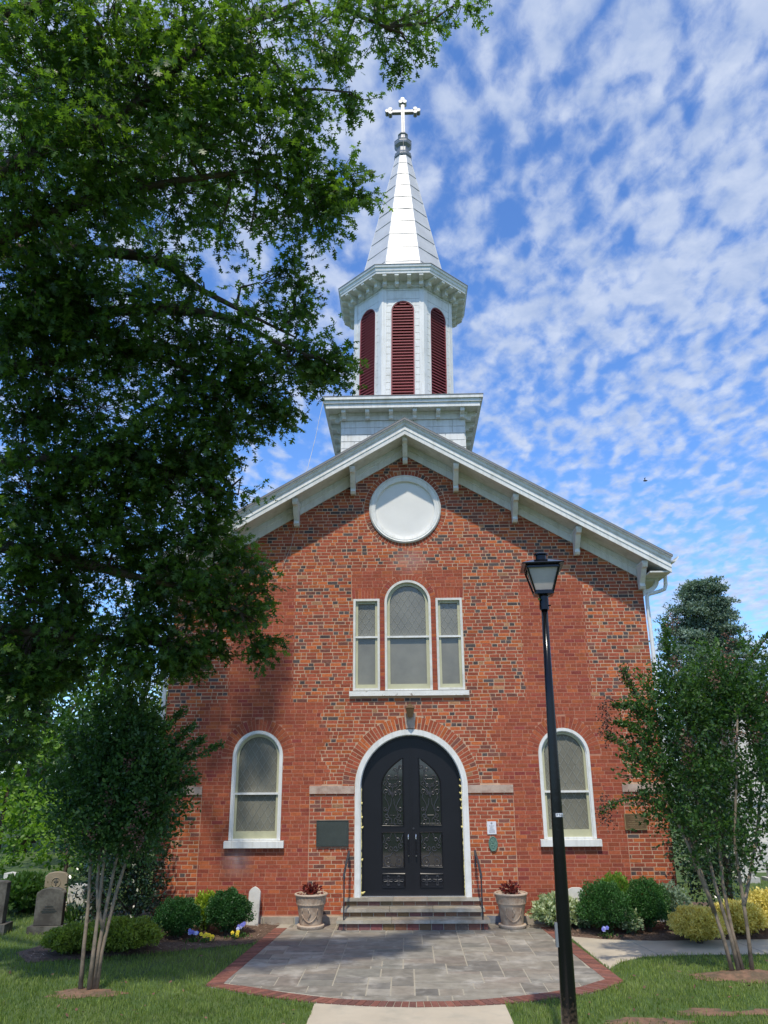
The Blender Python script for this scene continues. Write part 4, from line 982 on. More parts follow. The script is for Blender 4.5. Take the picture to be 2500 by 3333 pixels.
# lantern over the door
ln = thing('wall_lantern', 'small weathered brass lantern on the keystone above the doors', 'lantern', (0, -.05, 3.78))
lx, ly = .012, -.16
MB().lathe([(.055, 3.655), (.062, 3.665), (.092, 3.80), (.10, 3.815), (.03, 3.89), (.012, 3.90), (.02, 3.92), (.003, 3.95)], lx, ly, 6, R(30)).build('lantern_top', M_bronze, ln)
body = MB()
MB().lathe([(.05, 3.665), (.085, 3.795)], lx, ly, 6, R(30)).build('lantern_glass', M_doorglass, ln)
for k in range(6):
    a = R(30 + 60 * k); body.tube([(lx + .058 * math.cos(a), ly + .058 * math.sin(a), 3.66), (lx + .094 * math.cos(a), ly + .094 * math.sin(a), 3.805)], .007, 4)
body.lathe([(.058, 3.64), (.064, 3.668)], lx, ly, 6, R(30)); body.build('lantern_frame', M_bronze, ln)
MB().box(lx - .03, lx + .03, -.07, -.05, 3.70, 3.86).tube([(lx, -.06, 3.78), (lx, -.10, 3.83), (lx, -.15, 3.84)], .01, 6).build('lantern_arm', M_bronze, ln)
# plaques
def text_lines(parent, m, x0, x1, ztop, zbot, n, y, h, seed, name='lettering', cen=True, fill=(.5, 1.0)):
    r_ = random.Random(seed); b = MB(); W_ = x1 - x0
    for i in range(n):
        z = ztop - (ztop - zbot) * (i + .5) / n; wl = W_ * r_.uniform(*fill); x = (x0 + x1) / 2 - wl / 2 if cen else x0; e = x + wl
        while x < e:
            l = r_.uniform(.006, .02) ; l = min(l, e - x); b.box(x, x + l, y, y + .002, z - h / 2, z + h / 2 * r_.uniform(.6, 1)); x += l + r_.uniform(.003, .007)
    return tag(b.build(name, m, parent), kind='stuff')
pl = thing('wall_plaque', 'large dark green rectangular plaque of fine raised lines left of the doors', 'plaque', (-1.49, 0, 1.54))
MB().box(-1.79, -1.19, -.03, -.006, 1.315, 1.765).build('plate', M_slate, pl)
fm = MB(); fm.box(-1.795, -1.185, -.036, -.0301, 1.755, 1.77); fm.box(-1.795, -1.185, -.036, -.0301, 1.31, 1.325); fm.box(-1.795, -1.783, -.0355, -.0301, 1.325, 1.755); fm.box(-1.197, -1.185, -.0355, -.0301, 1.325, 1.755); fm.build('plate_frame', M_slate, pl)
text_lines(pl, M_slate2, -1.76, -1.22, 1.745, 1.335, 21, -.0325, .009, 1, fill=(.93, 1))
wp = thing('wall_sign', 'small white printed sign right of the doors above the oval plaque', 'sign', (1.52, 0, 1.62))
MB().box(1.425, 1.595, -.02, -.006, 1.51, 1.732).build('sign_plate', M_wplate, wp)
text_lines(wp, M_print, 1.445, 1.575, 1.665, 1.53, 7, -.0225, .008, 5, fill=(.4, .9)); m = MB(); m.tube([(1.51 + .017 * math.cos(a), -.0215, 1.70 + .017 * math.sin(a)) for a in np.linspace(0, 2 * math.pi, 13)], .002, 4); m.box(1.503, 1.517, -.0225, -.0205, 1.69, 1.71); m.build('emblem', M_print, wp)
ov = thing('oval_plaque', 'small verdigris oval relief plaque right of the doors under the white sign', 'plaque', (1.52, 0, 1.34))
m = MB(); E_ = lambda rx, rz, y: [(1.522 + rx * math.cos(a), y, 1.342 + rz * math.sin(a)) for a in np.linspace(0, 2 * math.pi, 33)[:-1]]
V = E_(.085, .132, -.004) + E_(.085, .132, -.03) + E_(.072, .118, -.036) + E_(.066, .11, -.028); F = [(j * 32 + i, j * 32 + (i + 1) % 32, (j + 1) * 32 + (i + 1) % 32, (j + 1) * 32 + i) for j in range(3) for i in range(32)] + [tuple(range(96, 128))]
mesh_obj('oval_plate', V, F, M_verdi, ov); m = MB()
for (dx, dz_, r_) in ((0, .03, .03), (-.02, -.02, .022), (.02, -.03, .02), (0, -.06, .024), (.015, .055, .016), (-.02, .05, .014)): m.lathe([(r_, 0), (r_ * .7, .006), (.001, .009)], 0, 0, 10)
for i, (dx, dz_, r_) in enumerate(((0, .03, .03), (-.02, -.02, .022), (.02, -.03, .02), (0, -.06, .024), (.015, .055, .016), (-.02, .05, .014))):
    for q in range(30): p = m.v[i * 30 + q]; m.v[i * 30 + q] = (1.522 + dx + p[0], -.028 - p[2], 1.342 + dz_ + p[1])
m.build('relief', M_verdi, ov)
bp_ = thing('bronze_plaque', 'brown bronze inscription plaque right of the right window near the corner', 'plaque', (4.2, 0, 1.72))
MB().box(4.01, 4.40, -.036, -.006, 1.585, 1.845).build('bronze_plate', M_bronze, bp_)
fm = MB(); rect_ring(fm, 4.0, 4.41, 1.575, 1.855, .014, -.043, -.0005); fm.build('plate_frame', M_bronzelite, bp_)
text_lines(bp_, M_bronzelite, 4.04, 4.37, 1.825, 1.605, 7, -.038, .010, 9, fill=(.55, .95))

# ================================================================== PLANTERS
def planter(cx, cy, lab):
    t = thing('planter', lab, 'planter', (cx, cy, 0.012), 'terracotta planters flanking the steps')
    n = 48; V = []; prof = [(.185, .06), (.195, .10), (.225, .30), (.247, .405), (.262, .41), (.262, .425), (.258, .43), (.275, .545), (.292, .552), (.298, .565), (.292, .578), (.272, .58), (.262, .56), (.255, .50)]
    for j, (r_, z) in enumerate(prof):
        for k in range(n):
            rr = r_ + (.005 if (k % 2 == 0 and 5 < j < 9 - 1) else 0); a = 2 * math.pi * k / n; V.append((cx + rr * math.cos(a), cy + rr * math.sin(a), z))
    F = [(i * n + k, i * n + (k + 1) % n, (i + 1) * n + (k + 1) % n, (i + 1) * n + k) for i in range(len(prof) - 1) for k in range(n)] + [tuple(range(n - 1, -1, -1))]
    mesh_obj('pot', V, F, M_pot, t)
    MB().lathe([(.262, .50), (.001, .51)], cx, cy, 24).build('potting_soil', M_mulch, t)
    MB().lathe([(.291, .550), (.299, .562), (.296, .576), (.275, .583), (.262, .577), (.262, .56)], cx, cy, 48).build('rim', M_potrim, t)
    V = []; pr = [(.16, .013), (.215, .015), (.235, .045), (.245, .068), (.24, .08), (.185, .08)]
    for j, (r_, z) in enumerate(pr):
        for k in range(n): a = 2 * math.pi * k / n; rr = r_ + (.004 if k % 2 and 0 < j < 3 else 0); V.append((cx + rr * math.cos(a), cy + rr * math.sin(a), z))
    mesh_obj('saucer', V, [(i * n + k, i * n + (k + 1) % n, (i + 1) * n + (k + 1) % n, (i + 1) * n + k) for i in range(len(pr) - 1) for k in range(n)] + [tuple(range(n - 1, -1, -1))], M_potrim, t)
    g = MB()     # moulded garland ornament on the pot's front
    def onpot(u, z): r_ = .195 + (z - .10) * .155 + .007; a = -math.pi / 2 + u / r_; return (cx + r_ * math.cos(a), cy + r_ * math.sin(a), z)
    g.tube([onpot(u, .20 - .06 * math.cos(u / .14 * math.pi / 2) + .06 * (abs(u) / .14) ** 2) for u in np.linspace(-.14, .14, 13)], .009, 6)
    for q in (-.14, .14): g.tube([onpot(q + .012 * math.sin(z_ * 40), z_) for z_ in np.linspace(.18, .36, 8)], [.007, .012, .008, .013, .008, .012, .009, .004], 6)
    g.tube([onpot(.015 * math.sin(z_ * 50), z_) for z_ in np.linspace(.20, .37, 7)], [.008, .016, .012, .02, .012, .014, .004], 6)
    g.build('garland_relief', M_pot, t, smooth=True)
    return t
planter(-1.82, -.45, 'cream terracotta planter left of the entrance steps, urn relief on its front'); planter(1.75, -.45, 'cream terracotta planter right of the entrance steps near the white variegated ivy')

# ================================================================== STREET LAMP
LX, LY = 1.345, -7.7
lamp = thing('street_lamp', 'tall black post-top lantern lamp standing in the lawn in front of the right window', 'street lamp', (LX - .01, LY, 0))
lx = lambda z: 1.336 + .0135 * z
MB().tube([(lx(z), LY, z) for z in (-.02, .5, 2, 3.3, 4.30)], [.078, .073, .056, .042, .033], 24).build('lamp_post', M_lamppost, lamp, smooth=True)
MB().tube([(lx(4.22), LY, 4.22), (lx(4.36), LY, 4.375)], [.05, .048], 16).tube([(lx(4.35), LY, 4.37), (lx(4.38), LY, 4.40)], [.06, .085], 4).build('lamp_collar', M_lampblack, lamp)
HX = lx(4.5); rot = R(-5)
def hp(x, y, z): return (HX + x * math.cos(rot) - y * math.sin(rot), LY + x * math.sin(rot) + y * math.cos(rot), z)
def sqv(h, z): return [hp(-h, -h, z), hp(h, -h, z), hp(h, h, z), hp(-h, h, z)]
def sqloft(prof):
    V = []; F = []
    for h, z in prof: V += sqv(h, z)
    for j in range(len(prof) - 1): F += [(4 * j + k, 4 * j + (k + 1) % 4, 4 * j + 4 + (k + 1) % 4, 4 * j + 4 + k) for k in range(4)]
    return V, F + [(3, 2, 1, 0), tuple(range(4 * len(prof) - 4, 4 * len(prof)))]
GB, GT, zb_, zt_ = .092, .168, 4.395, 4.665
v, f_ = sqloft([(GB - .012, zb_ + .015), (GT - .012, zt_)]); mesh_obj('lamp_glass', v, f_, M_lampglass, lamp)
v, f_ = sqloft([(.06, zb_ - .03), (GB + .008, zb_ - .018), (GB + .008, zb_ + .02), (GB - .01, zb_ + .021)]); mesh_obj('lantern_base', v, f_, M_lampblack, lamp)
for sx, sy in ((-1, -1), (1, -1), (1, 1), (-1, 1)): MB().tube([hp(sx * GB, sy * GB, zb_), hp(sx * GT, sy * GT, zt_)], .0125, 4).build('frame_bar', M_lampblack, lamp)
for k in range(4):
    a, b = [((-1, -1), (1, -1)), ((1, -1), (1, 1)), ((1, 1), (-1, 1)), ((-1, 1), (-1, -1))][k]
    MB().tube([hp(a[0] * (GT - .004), a[1] * (GT - .004), zt_ - .015), hp(b[0] * (GT - .004), b[1] * (GT - .004), zt_ - .015)], .014, 4).build('frame_rail', M_lampblack, lamp)
v, f_ = sqloft([(.205, 4.672), (.215, 4.672), (.217, 4.684), (.208, 4.69), (.12, 4.728), (.07, 4.75)]); mesh_obj('lamp_roof', v, f_, M_lampblack, lamp)
MB().lathe([(.058, 4.735), (.056, 4.80), (.058, 4.803), (.074, 4.808), (.074, 4.822), (.06, 4.828), (.001, 4.83)], HX, LY, 20).build('lamp_cap', M_lampblack, lamp)
MB().lathe([(.058, 4.400), (.075, 4.415), (.001, 4.43)], HX, LY, 16).build('lamp_socket', M_wplate, lamp)
MB().tube([(lx(4.30) - .052, LY - .035, 4.325), (lx(4.3) - .058, LY - .05, 4.325)], .012, 10).build('photocell', M_lime, lamp)
MB().box(lx(1.25) - .085, lx(1.25) - .062, LY - .03, LY + .01, 1.10, 1.30).build('ground_clamp', M_zinc, lamp)
for dz_ in (.0,): MB().tube([(lx(4.26) + .045, LY - .02, 4.262), (lx(4.26) + .066, LY - .024, 4.262)], .007, 6).build('set_screw', M_lampblack, lamp)
# number sticker: curved band on the post, letters stand on it
sz = 2.225
def onpost(u, z, e): r_ = .0535 + e; a = -math.pi / 2 - .03 + u / .0535; return (lx(z) + r_ * math.cos(a), LY + r_ * math.sin(a), z)
def band(u0, u1, z0, z1, e, name, m, n=10):
    V = [onpost(u, z, e) for z in (z0, z1) for u in np.linspace(u0, u1, n)]; return mesh_obj(name, V, [(i, i + 1, n + i + 1, n + i) for i in range(n - 1)], m, lamp)
band(-.045, .085, sz - .021, sz + .021, .0012, 'sticker_back', M_black, 14); band(-.018, .085, sz - .016, sz + .016, .0022, 'sticker', M_wplate, 14)
def glyph(ch, u0):
    tc_ = bpy.data.curves.new('lettering', 'FONT'); tc_.body = ch; tc_.size = .036; to = bpy.data.objects.new('tmp', tc_); COL.objects.link(to)
    dg = bpy.context.evaluated_depsgraph_get(); me = bpy.data.meshes.new_from_object(to.evaluated_get(dg)); bpy.data.objects.remove(to)
    V = [onpost(u0 + v.co.x, sz - .0128 + v.co.y, .0034) for v in me.vertices]; F = [tuple(p.vertices) for p in me.polygons]
    mesh_obj('letter', V, F, M_black, lamp)
for ch, u in (('P', -.014), ('N', .010), ('6', .038)): glyph(ch, u)
# ================================================================== VEGETATION
def norm(a): return a / np.maximum(np.linalg.norm(a, axis=1, keepdims=True), 1e-9)
OAKT = np.array([(0, 0), (.035, .16), (.20, .22), (.27, .30), (.07, .34), (.09, .44), (.33, .52), (.40, .66), (.12, .62), (.12, .72), (.24, .86), (.06, .84), (0, 1.0)])
OAKT = np.concatenate([OAKT, (OAKT[1:-1] * [-1, 1])[::-1]])        # pin oak outline (24 points)
OVAL = np.array([(0, 0), (.22, .3), (.24, .62), (0, 1.0), (-.24, .62), (-.22, .3)])
RHOMB = np.array([(0, 0), (.27, .5), (0, 1.0), (-.27, .5)])
TRI = np.array([(-.22, 0), (.22, .12), (0, 1.0)])
TRIPLE = None
def leaves(name, m, parent, C, D, Nn, S, tmpl, tint, curl=0.12):
    """one polygon per leaf: C base point, D pointing direction, Nn approximate normal, S length"""
    D = norm(D); X = norm(np.cross(D, Nn)); Nn = np.cross(X, D); k = len(tmpl); n = len(C)
    u = tmpl[:, 0][None, :, None]; v = tmpl[:, 1][None, :, None]; S = S[:, None, None]
    V = C[:, None] + (X[:, None] * u + D[:, None] * v - Nn[:, None] * (curl * v * v + .25 * abs(u))) * S
    F = np.arange(n * k).reshape(n, k)
    return tag(mesh_obj(name, V.reshape(-1, 3), F, m, parent, tint=np.repeat(np.clip(tint, 0, 1), k)), kind='stuff')
def rnd_dir(n, up=0.0, s=1.0):
    d = rng.normal(0, s, (n, 3)); d[:, 2] += up; return norm(d)
# ---- big pin oak -----------------------------------------------------------
oak = thing('oak_tree', 'huge dark green pin oak whose lobed leaves fill the upper left of the view', 'tree', (-9.0, -6.2, 0))
OAK= [(-4.3, -9.2, 10.77, 0.65, 0.66, 1), (-3.47, -9.0, 10.91, 0.66, 0.65, 1), (-2.62, -8.8, 11.19, 0.68, 0.59, 1), (-1.76, -8.6, 11.33, 0.64, 0.53, 0.8), (-1.09, -8.4, 11.62, 0.47, 0.41, 0.7), (-4.02, -9.0, 10.08, 0.69, 0.69, 1), (-3.09, -8.8, 10.26, 0.71, 0.63, 1), (-2.22, -8.6, 10.45, 0.67, 0.57, 1), (-1.53, -8.4, 10.64, 0.51, 0.51, 0.75), (-1.21, -8.2, 10.4, 0.29, 0.44, 0.5), (-0.22, -8.0, 12.16, 0.47, 0.39, 0.75), (0.32, -8.0, 12.37, 0.46, 0.22, 0.75), (0.09, -7.9, 11.92, 0.31, 0.16, 0.9), (0.76, -8.0, 12.47, 0.25, 0.1, 0.8), (-0.64, -8.0, 10.97, 0.2, 0.3, 0.9), (-0.85, -8.1, 11.41, 0.21, 0.34, 0.6), (-0.4, -8.0, 12.55, 0.38, 0.18, 0.8), (-4.28, -8.8, 9.35, 0.59, 0.61, 1), (-3.47, -8.6, 9.51, 0.66, 0.55, 1), (-2.62, -8.4, 9.81, 0.67, 0.49, 1), (-1.76, -8.2, 9.84, 0.63, 0.37, 1), (-1.3, -7.8, 9.69, 0.47, 0.37, 1.2), (-0.83, -7.7, 9.69, 0.3, 0.34, 1.3), (-1.07, -7.7, 9.34, 0.33, 0.28, 1.2), (-1.45, -7.9, 9.39, 0.41, 0.3, 1.1), (-4.41, -8.4, 8.92, 0.6, 0.56, 1), (-3.58, -8.2, 9.13, 0.68, 0.43, 0.9), (-2.76, -8.0, 9.42, 0.64, 0.37, 0.9), (-2.24, -7.9, 9.14, 0.34, 0.3, 0.4), (-1.89, -7.9, 8.92, 0.31, 0.24, 0.3), (-4.67, -7.6, 8.54, 0.64, 0.52, 1), (-3.94, -7.6, 8.8, 0.59, 0.32, 0.5), (-3.21, -7.5, 8.85, 0.54, 0.22, 0.4), (-4.02, -7.4, 8.32, 0.71, 0.38, 0.9), (-4.84, -7.2, 7.99, 0.66, 0.45, 1.1), (-3.23, -7.3, 8.37, 0.54, 0.31, 0.6), (-2.62, -7.2, 8.7, 0.42, 0.25, 0.45), (-1.91, -7.1, 8.75, 0.49, 0.18, 0.6), (-1.43, -7.0, 8.67, 0.27, 0.28, 0.8), (-1.92, -7.0, 8.39, 0.43, 0.22, 0.5), (-1.37, -6.9, 7.95, 0.37, 0.27, 0.8), (-1.07, -6.8, 7.73, 0.32, 0.29, 1), (-1.6, -6.9, 7.62, 0.42, 0.21, 0.9), (-2.32, -7.0, 7.99, 0.42, 0.21, 0.6), (-2.9, -7.1, 8.01, 0.54, 0.31, 1), (-3.75, -7.2, 7.9, 0.59, 0.31, 1), (-0.89, -6.8, 7.59, 0.14, 0.15, 0.8), (-4.67, -6.9, 7.49, 0.73, 0.39, 0.8), (-3.65, -6.9, 7.6, 0.55, 0.25, 0.55), (-3.01, -6.8, 7.57, 0.49, 0.22, 0.6), (-2.28, -6.8, 7.62, 0.48, 0.21, 0.9), (-1.94, -6.6, 7.31, 0.4, 0.29, 1), (-2.43, -6.6, 7.32, 0.49, 0.34, 1.1), (-1.7, -6.5, 7.09, 0.13, 0.13, 0.9), (-3.09, -6.6, 7.13, 0.55, 0.28, 0.9), (-2.31, -6.5, 6.9, 0.37, 0.24, 1), (-4.04, -6.7, 7.17, 0.55, 0.28, 0.6), (-4.95, -6.7, 7.06, 0.55, 0.39, 0.9), (-4.71, -6.4, 6.59, 0.74, 0.39, 1.1), (-3.65, -6.3, 6.75, 0.69, 0.35, 1.2), (-2.92, -6.2, 6.71, 0.37, 0.38, 1.1), (-2.55, -6.2, 6.67, 0.16, 0.14, 0.9), (-4.98, -6.2, 6.08, 0.75, 0.39, 1.1), (-4.04, -6.1, 6.17, 0.69, 0.35, 1), (-3.2, -6.0, 6.25, 0.51, 0.35, 1), (-2.79, -5.9, 6.35, 0.27, 0.23, 0.9), (-2.33, -5.8, 6.25, 0.17, 0.09, 0.6), (-2.69, -5.8, 5.95, 0.25, 0.23, 1), (-4.98, -5.9, 5.53, 0.75, 0.4, 1.1), (-3.97, -5.8, 5.67, 0.64, 0.36, 1), (-3.17, -5.7, 5.69, 0.5, 0.38, 1), (-2.68, -5.5, 5.61, 0.33, 0.26, 1), (-2.25, -5.3, 5.42, 0.2, 0.19, 1), (-2.07, -5.2, 5.15, 0.1, 0.08, 0.8), (-2.41, -5.4, 5.63, 0.14, 0.13, 0.7), (-5.16, -5.6, 4.9, 0.7, 0.4, 1.2), (-4.67, -5.6, 5.02, 0.38, 0.3, 0.8), (-3.74, -5.6, 5.27, 0.51, 0.29, 0.9), (-3.75, -5.4, 4.67, 0.44, 0.32, 0.9), (-3.09, -5.4, 5.11, 0.52, 0.39, 1.1), (-2.55, -5.2, 5.05, 0.34, 0.27, 1), (-2.34, -5.0, 4.7, 0.3, 0.19, 1.1), (-2.08, -4.9, 4.43, 0.13, 0.19, 1.1), (-2.19, -4.9, 4.28, 0.12, 0.12, 1), (-2.61, -5.1, 4.62, 0.39, 0.22, 1), (-5.17, -5.4, 4.31, 0.76, 0.41, 1.2), (-4.55, -5.4, 4.43, 0.38, 0.33, 0.9), (-3.97, -5.2, 4.26, 0.51, 0.3, 1), (-3.31, -5.1, 4.46, 0.45, 0.39, 1.2), (-3.12, -5.0, 4.09, 0.26, 0.18, 1), (-3.53, -5.1, 4.02, 0.38, 0.2, 0.9), (-2.81, -5.0, 4.34, 0.19, 0.16, 0.8), (-5.29, -5.3, 3.95, 0.57, 0.34, 1.2), (-5.32, -5.2, 3.41, 0.37, 0.41, 1), (-4.85, -5.3, 3.95, 0.26, 0.2, 0.8), (-5.36, -5.1, 2.94, 0.25, 0.28, 0.7), (-6.52, -5.4, 13.79, 0.99, 1.06, 0.42), (-5.21, -5.3, 13.43, 0.98, 1.02, 0.42), (-3.91, -5.2, 13.07, 0.98, 0.89, 0.42), (-6.02, -5.2, 11.86, 0.95, 0.8, 0.42), (-4.63, -5.1, 11.81, 0.96, 0.69, 0.42), (-3.47, -5.0, 11.95, 0.55, 0.51, 0.5), (-5.64, -5.0, 10.7, 0.7, 0.51, 0.4), (-6.13, -5.0, 9.73, 0.69, 0.5, 0.5), (-4.25, -4.9, 10.46, 0.7, 0.33, 0.3)]
LIMBS= [[(-4.86, -8.6, 8.96), (-4.05, -8.7, 9.44), (-3.54, -8.7, 9.72), (-2.98, -8.7, 10.19), (-2.71, -8.7, 10.57), (-2.1, -8.6, 11.3), (-1.56, -8.5, 11.71), (-0.98, -8.4, 12.1), (-0.27, -8.2, 12.49)], [(-5.31, -7.9, 8.71), (-4.86, -8.1, 8.71), (-4.28, -8.2, 8.88), (-3.75, -8.3, 9.05), (-2.79, -8.1, 9.47), (-1.79, -8.0, 9.6), (-1.0, -7.8, 9.53)], [(-5.62, -7.4, 8.99), (-4.6, -7.4, 9.11), (-3.47, -7.3, 8.97), (-3.06, -7.2, 8.89), (-2.64, -7.1, 8.63), (-1.97, -7.0, 8.25), (-1.43, -6.9, 8.03)], [(-5.62, -7.1, 8.0), (-4.56, -7.1, 8.26), (-3.48, -7.1, 8.37), (-2.64, -7.0, 8.27), (-2.29, -6.95, 8.26), (-1.67, -6.9, 7.93), (-1.13, -6.8, 7.66)], [(-5.7, -6.8, 7.49), (-4.15, -6.8, 7.87), (-3.46, -6.8, 7.83), (-2.61, -6.7, 7.55), (-1.94, -6.6, 7.31)], [(-5.75, -6.4, 6.48), (-4.47, -6.4, 6.65), (-3.6, -6.2, 6.59), (-2.76, -6.0, 6.31), (-2.29, -5.8, 6.24)], [(-5.86, -5.9, 5.54), (-4.68, -5.8, 5.38), (-4.02, -5.7, 5.26), (-3.67, -5.6, 5.14), (-2.78, -5.3, 5.0), (-2.11, -5.0, 4.6)], [(-5.9, -5.5, 4.49), (-4.61, -5.4, 4.43), (-3.43, -5.1, 4.34), (-2.92, -5.0, 4.09)], [(-4.77, -9.3, 10.67), (-4.1, -9.2, 10.91), (-3.92, -9.2, 11.19), (-3.64, -9.2, 11.63)], [(-2.1, -8.6, 11.3), (-2.0, -8.5, 11.15), (-1.54, -8.4, 10.87), (-1.27, -8.2, 10.55)], [(-0.82, -8.2, 12.18), (-0.46, -8.1, 12.04), (-0.03, -8.0, 11.9)]]
allb = OAK
P_, Q_, TW, TN = [], [], [], []
lim = [np.array(l) + [0, -.08, 0] for l in LIMBS]
limp = np.concatenate([np.stack([l[:-1] + (l[1:] - l[:-1]) * t for t in (0, .33, .66)], 1).reshape(-1, 3) for l in lim])
br = MB(); trunkpts = [(-9.0, -6.2, 0), (-8.95, -6.2, 2), (-8.8, -6.25, 4.5), (-8.7, -6.3, 7), (-8.5, -6.5, 10), (-8.2, -6.8, 13)]
MB().tube(trunkpts, [.62, .48, .42, .36, .27, .14], 14).build('trunk', M_bark, oak, smooth=True)
for i, l in enumerate(lim):
    pts = [tuple(p) for p in l]; t0 = min(trunkpts[1:], key=lambda p: abs(p[2] - max(pts[0][2] - 1.6, 2)))
    full = [t0, tuple((np.array(t0) * .45 + np.array(pts[0]) * .55) + [0, 0, .1])] + pts if i < 9 else pts
    r0 = .125 if i < 9 else .04; n = len(full); wob = rng.normal(0, .03, (n, 3)); wob[0] = 0
    MB().tube([tuple(np.array(p) + w) for p, w in zip(full, wob)], [max(r0 * (1 - k / (n - .5)) ** .9, .012) for k in range(n)], 8).build('limb', M_bark, oak, smooth=True)
tw = MB()
for (x, y, z, r_, rv, dn) in allb:
    ctr = np.array([x, y, z]); j = np.argmin(np.linalg.norm(limp - ctr, axis=1)); a = limp[j]
    mid = (a + ctr) / 2 + rng.normal(0, .08, 3); 
    if np.linalg.norm(a - ctr) < 2.6: tw.tube([tuple(a), tuple(mid), tuple(ctr)], [.022, .016, .009], 5, cap=False)
    vol = r_ * r_ * rv; ry = r_ * .95
    n = int(dn * (370 if z > 8.6 else 620) * (r_ * rv) ** 1.0 * (1.0 if y < -7.4 else 1.12)) + 6
    d = norm(rng.normal(0, 1, (n, 3))); rr = rng.random(n) ** (1 / 2.4)
    clus = rng.normal(0, 1, (max(n // 9, 2), 3)); clus = norm(clus) * (rng.random((len(clus), 1)) ** .45); own = rng.integers(0, len(clus), n)
    off = np.where(rng.random((n, 1)) < .72, clus[own] * .92 + rng.normal(0, .17, (n, 3)), d * rr[:, None])
    c = ctr + off * [r_, ry, rv]
    dirs = norm(off * [1, 1, .5] + rng.normal(0, .35, (n, 3)) + [0.25, 0, -.18])
    for q in range(0, n, 3):
        e = c[q]; tw.tube([tuple(ctr + (e - ctr) * .25 + rng.normal(0, .03, 3)), tuple(e), tuple(e + dirs[q] * .28)], [.008, .005, .003], 3, cap=False)
    nl = 8; t = np.linspace(0, 1, nl)[None, :, None]
    base = c[:, None] + dirs[:, None] * t * .30 + rng.normal(0, .018, (n, nl, 3))
    ld = dirs[:, None] * .7 + rng.normal(0, .6, (n, nl, 3)) + np.array([0, 0, -.15])
    nn = np.tile(rng.normal(0, .45, (n, 1, 3)), (1, nl, 1)) + rng.normal(0, .3, (n, nl, 3)) + np.array([0, 0, 1.0])
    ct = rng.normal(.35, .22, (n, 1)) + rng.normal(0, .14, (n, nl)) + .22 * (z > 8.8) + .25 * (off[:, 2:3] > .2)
    P_.append(base.reshape(-1, 3)); Q_.append(ld.reshape(-1, 3)); TW.append(nn.reshape(-1, 3)); TN.append(ct.reshape(-1))
tw.build('twigs', M_bark, oak)
P_ = np.concatenate(P_); Q_ = np.concatenate(Q_); TW = np.concatenate(TW); TN = np.concatenate(TN); S_ = rng.uniform(.085, .135, len(P_))
dcam = np.linalg.norm(P_ - np.array(CAM_P), axis=1); near = np.argsort(dcam)[:300]; msk = np.ones(len(P_), bool); msk[near] = False
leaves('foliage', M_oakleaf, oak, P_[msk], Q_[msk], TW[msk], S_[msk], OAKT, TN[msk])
print('oak leaves', len(P_))
lm = bpy.data.meshes.new('leaf'); lm.from_pydata([(p[0], p[1], -.12 * p[1] ** 2) for p in OAKT.tolist()], [], [tuple(range(len(OAKT)))]); lm.materials.append(M_oakleaf)
at = lm.attributes.new('tint', 'FLOAT', 'POINT'); at.data.foreach_set('value', np.full(len(OAKT), .42, np.float32))
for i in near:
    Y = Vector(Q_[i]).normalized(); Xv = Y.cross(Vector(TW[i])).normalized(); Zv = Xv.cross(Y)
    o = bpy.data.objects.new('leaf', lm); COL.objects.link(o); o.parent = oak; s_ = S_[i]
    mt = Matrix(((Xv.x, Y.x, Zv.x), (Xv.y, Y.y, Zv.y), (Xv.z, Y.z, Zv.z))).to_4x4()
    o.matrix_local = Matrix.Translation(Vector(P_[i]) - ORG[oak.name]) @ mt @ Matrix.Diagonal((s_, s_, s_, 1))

# ---- generic crown made of leafy sprays -------------------------------------
def crown(name, m, parent, blobs, per, size, tmpl=RHOMB, nl=7, spray=.18, droop=0.0, tint=(.4, .22), up=.4, shell=2.2, toptint=.25, flat=1.0, nrm_up=.6):
    P, D, W, T = [], [], [], []
    for (x, y, z, rx, ry, rz, dn) in blobs:
        n = int(per * dn * (rx * ry * rz) ** (2 / 3) * 10) + 4
        o = norm(rng.normal(0, 1, (n, 3))) * (rng.random((n, 1)) ** (1 / shell)); c = np.array([x, y, z]) + o * [rx, ry, rz]
        d = norm(o * [1, 1, flat] + rng.normal(0, .45, (n, 3)) + [0, 0, up])
        t = np.linspace(0, 1, nl)[None, :, None]; b = c[:, None] + d[:, None] * t * spray + rng.normal(0, size * .35, (n, nl, 3))
        b[:, :, 2] -= droop * t[:, :, 0] ** 2
        P.append(b.reshape(-1, 3)); D.append((d[:, None] + rng.normal(0, .6, (n, nl, 3))).reshape(-1, 3)); W.append((rng.normal(0, .6, (n, nl, 3)) + [0, 0, nrm_up]).reshape(-1, 3))
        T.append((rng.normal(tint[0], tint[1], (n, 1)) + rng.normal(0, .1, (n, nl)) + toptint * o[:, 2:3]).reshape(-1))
    P = np.concatenate(P); return leaves(name, m, parent, P, np.concatenate(D), np.concatenate(W), size * rng.uniform(.7, 1.25, len(P)), tmpl, np.concatenate(T))
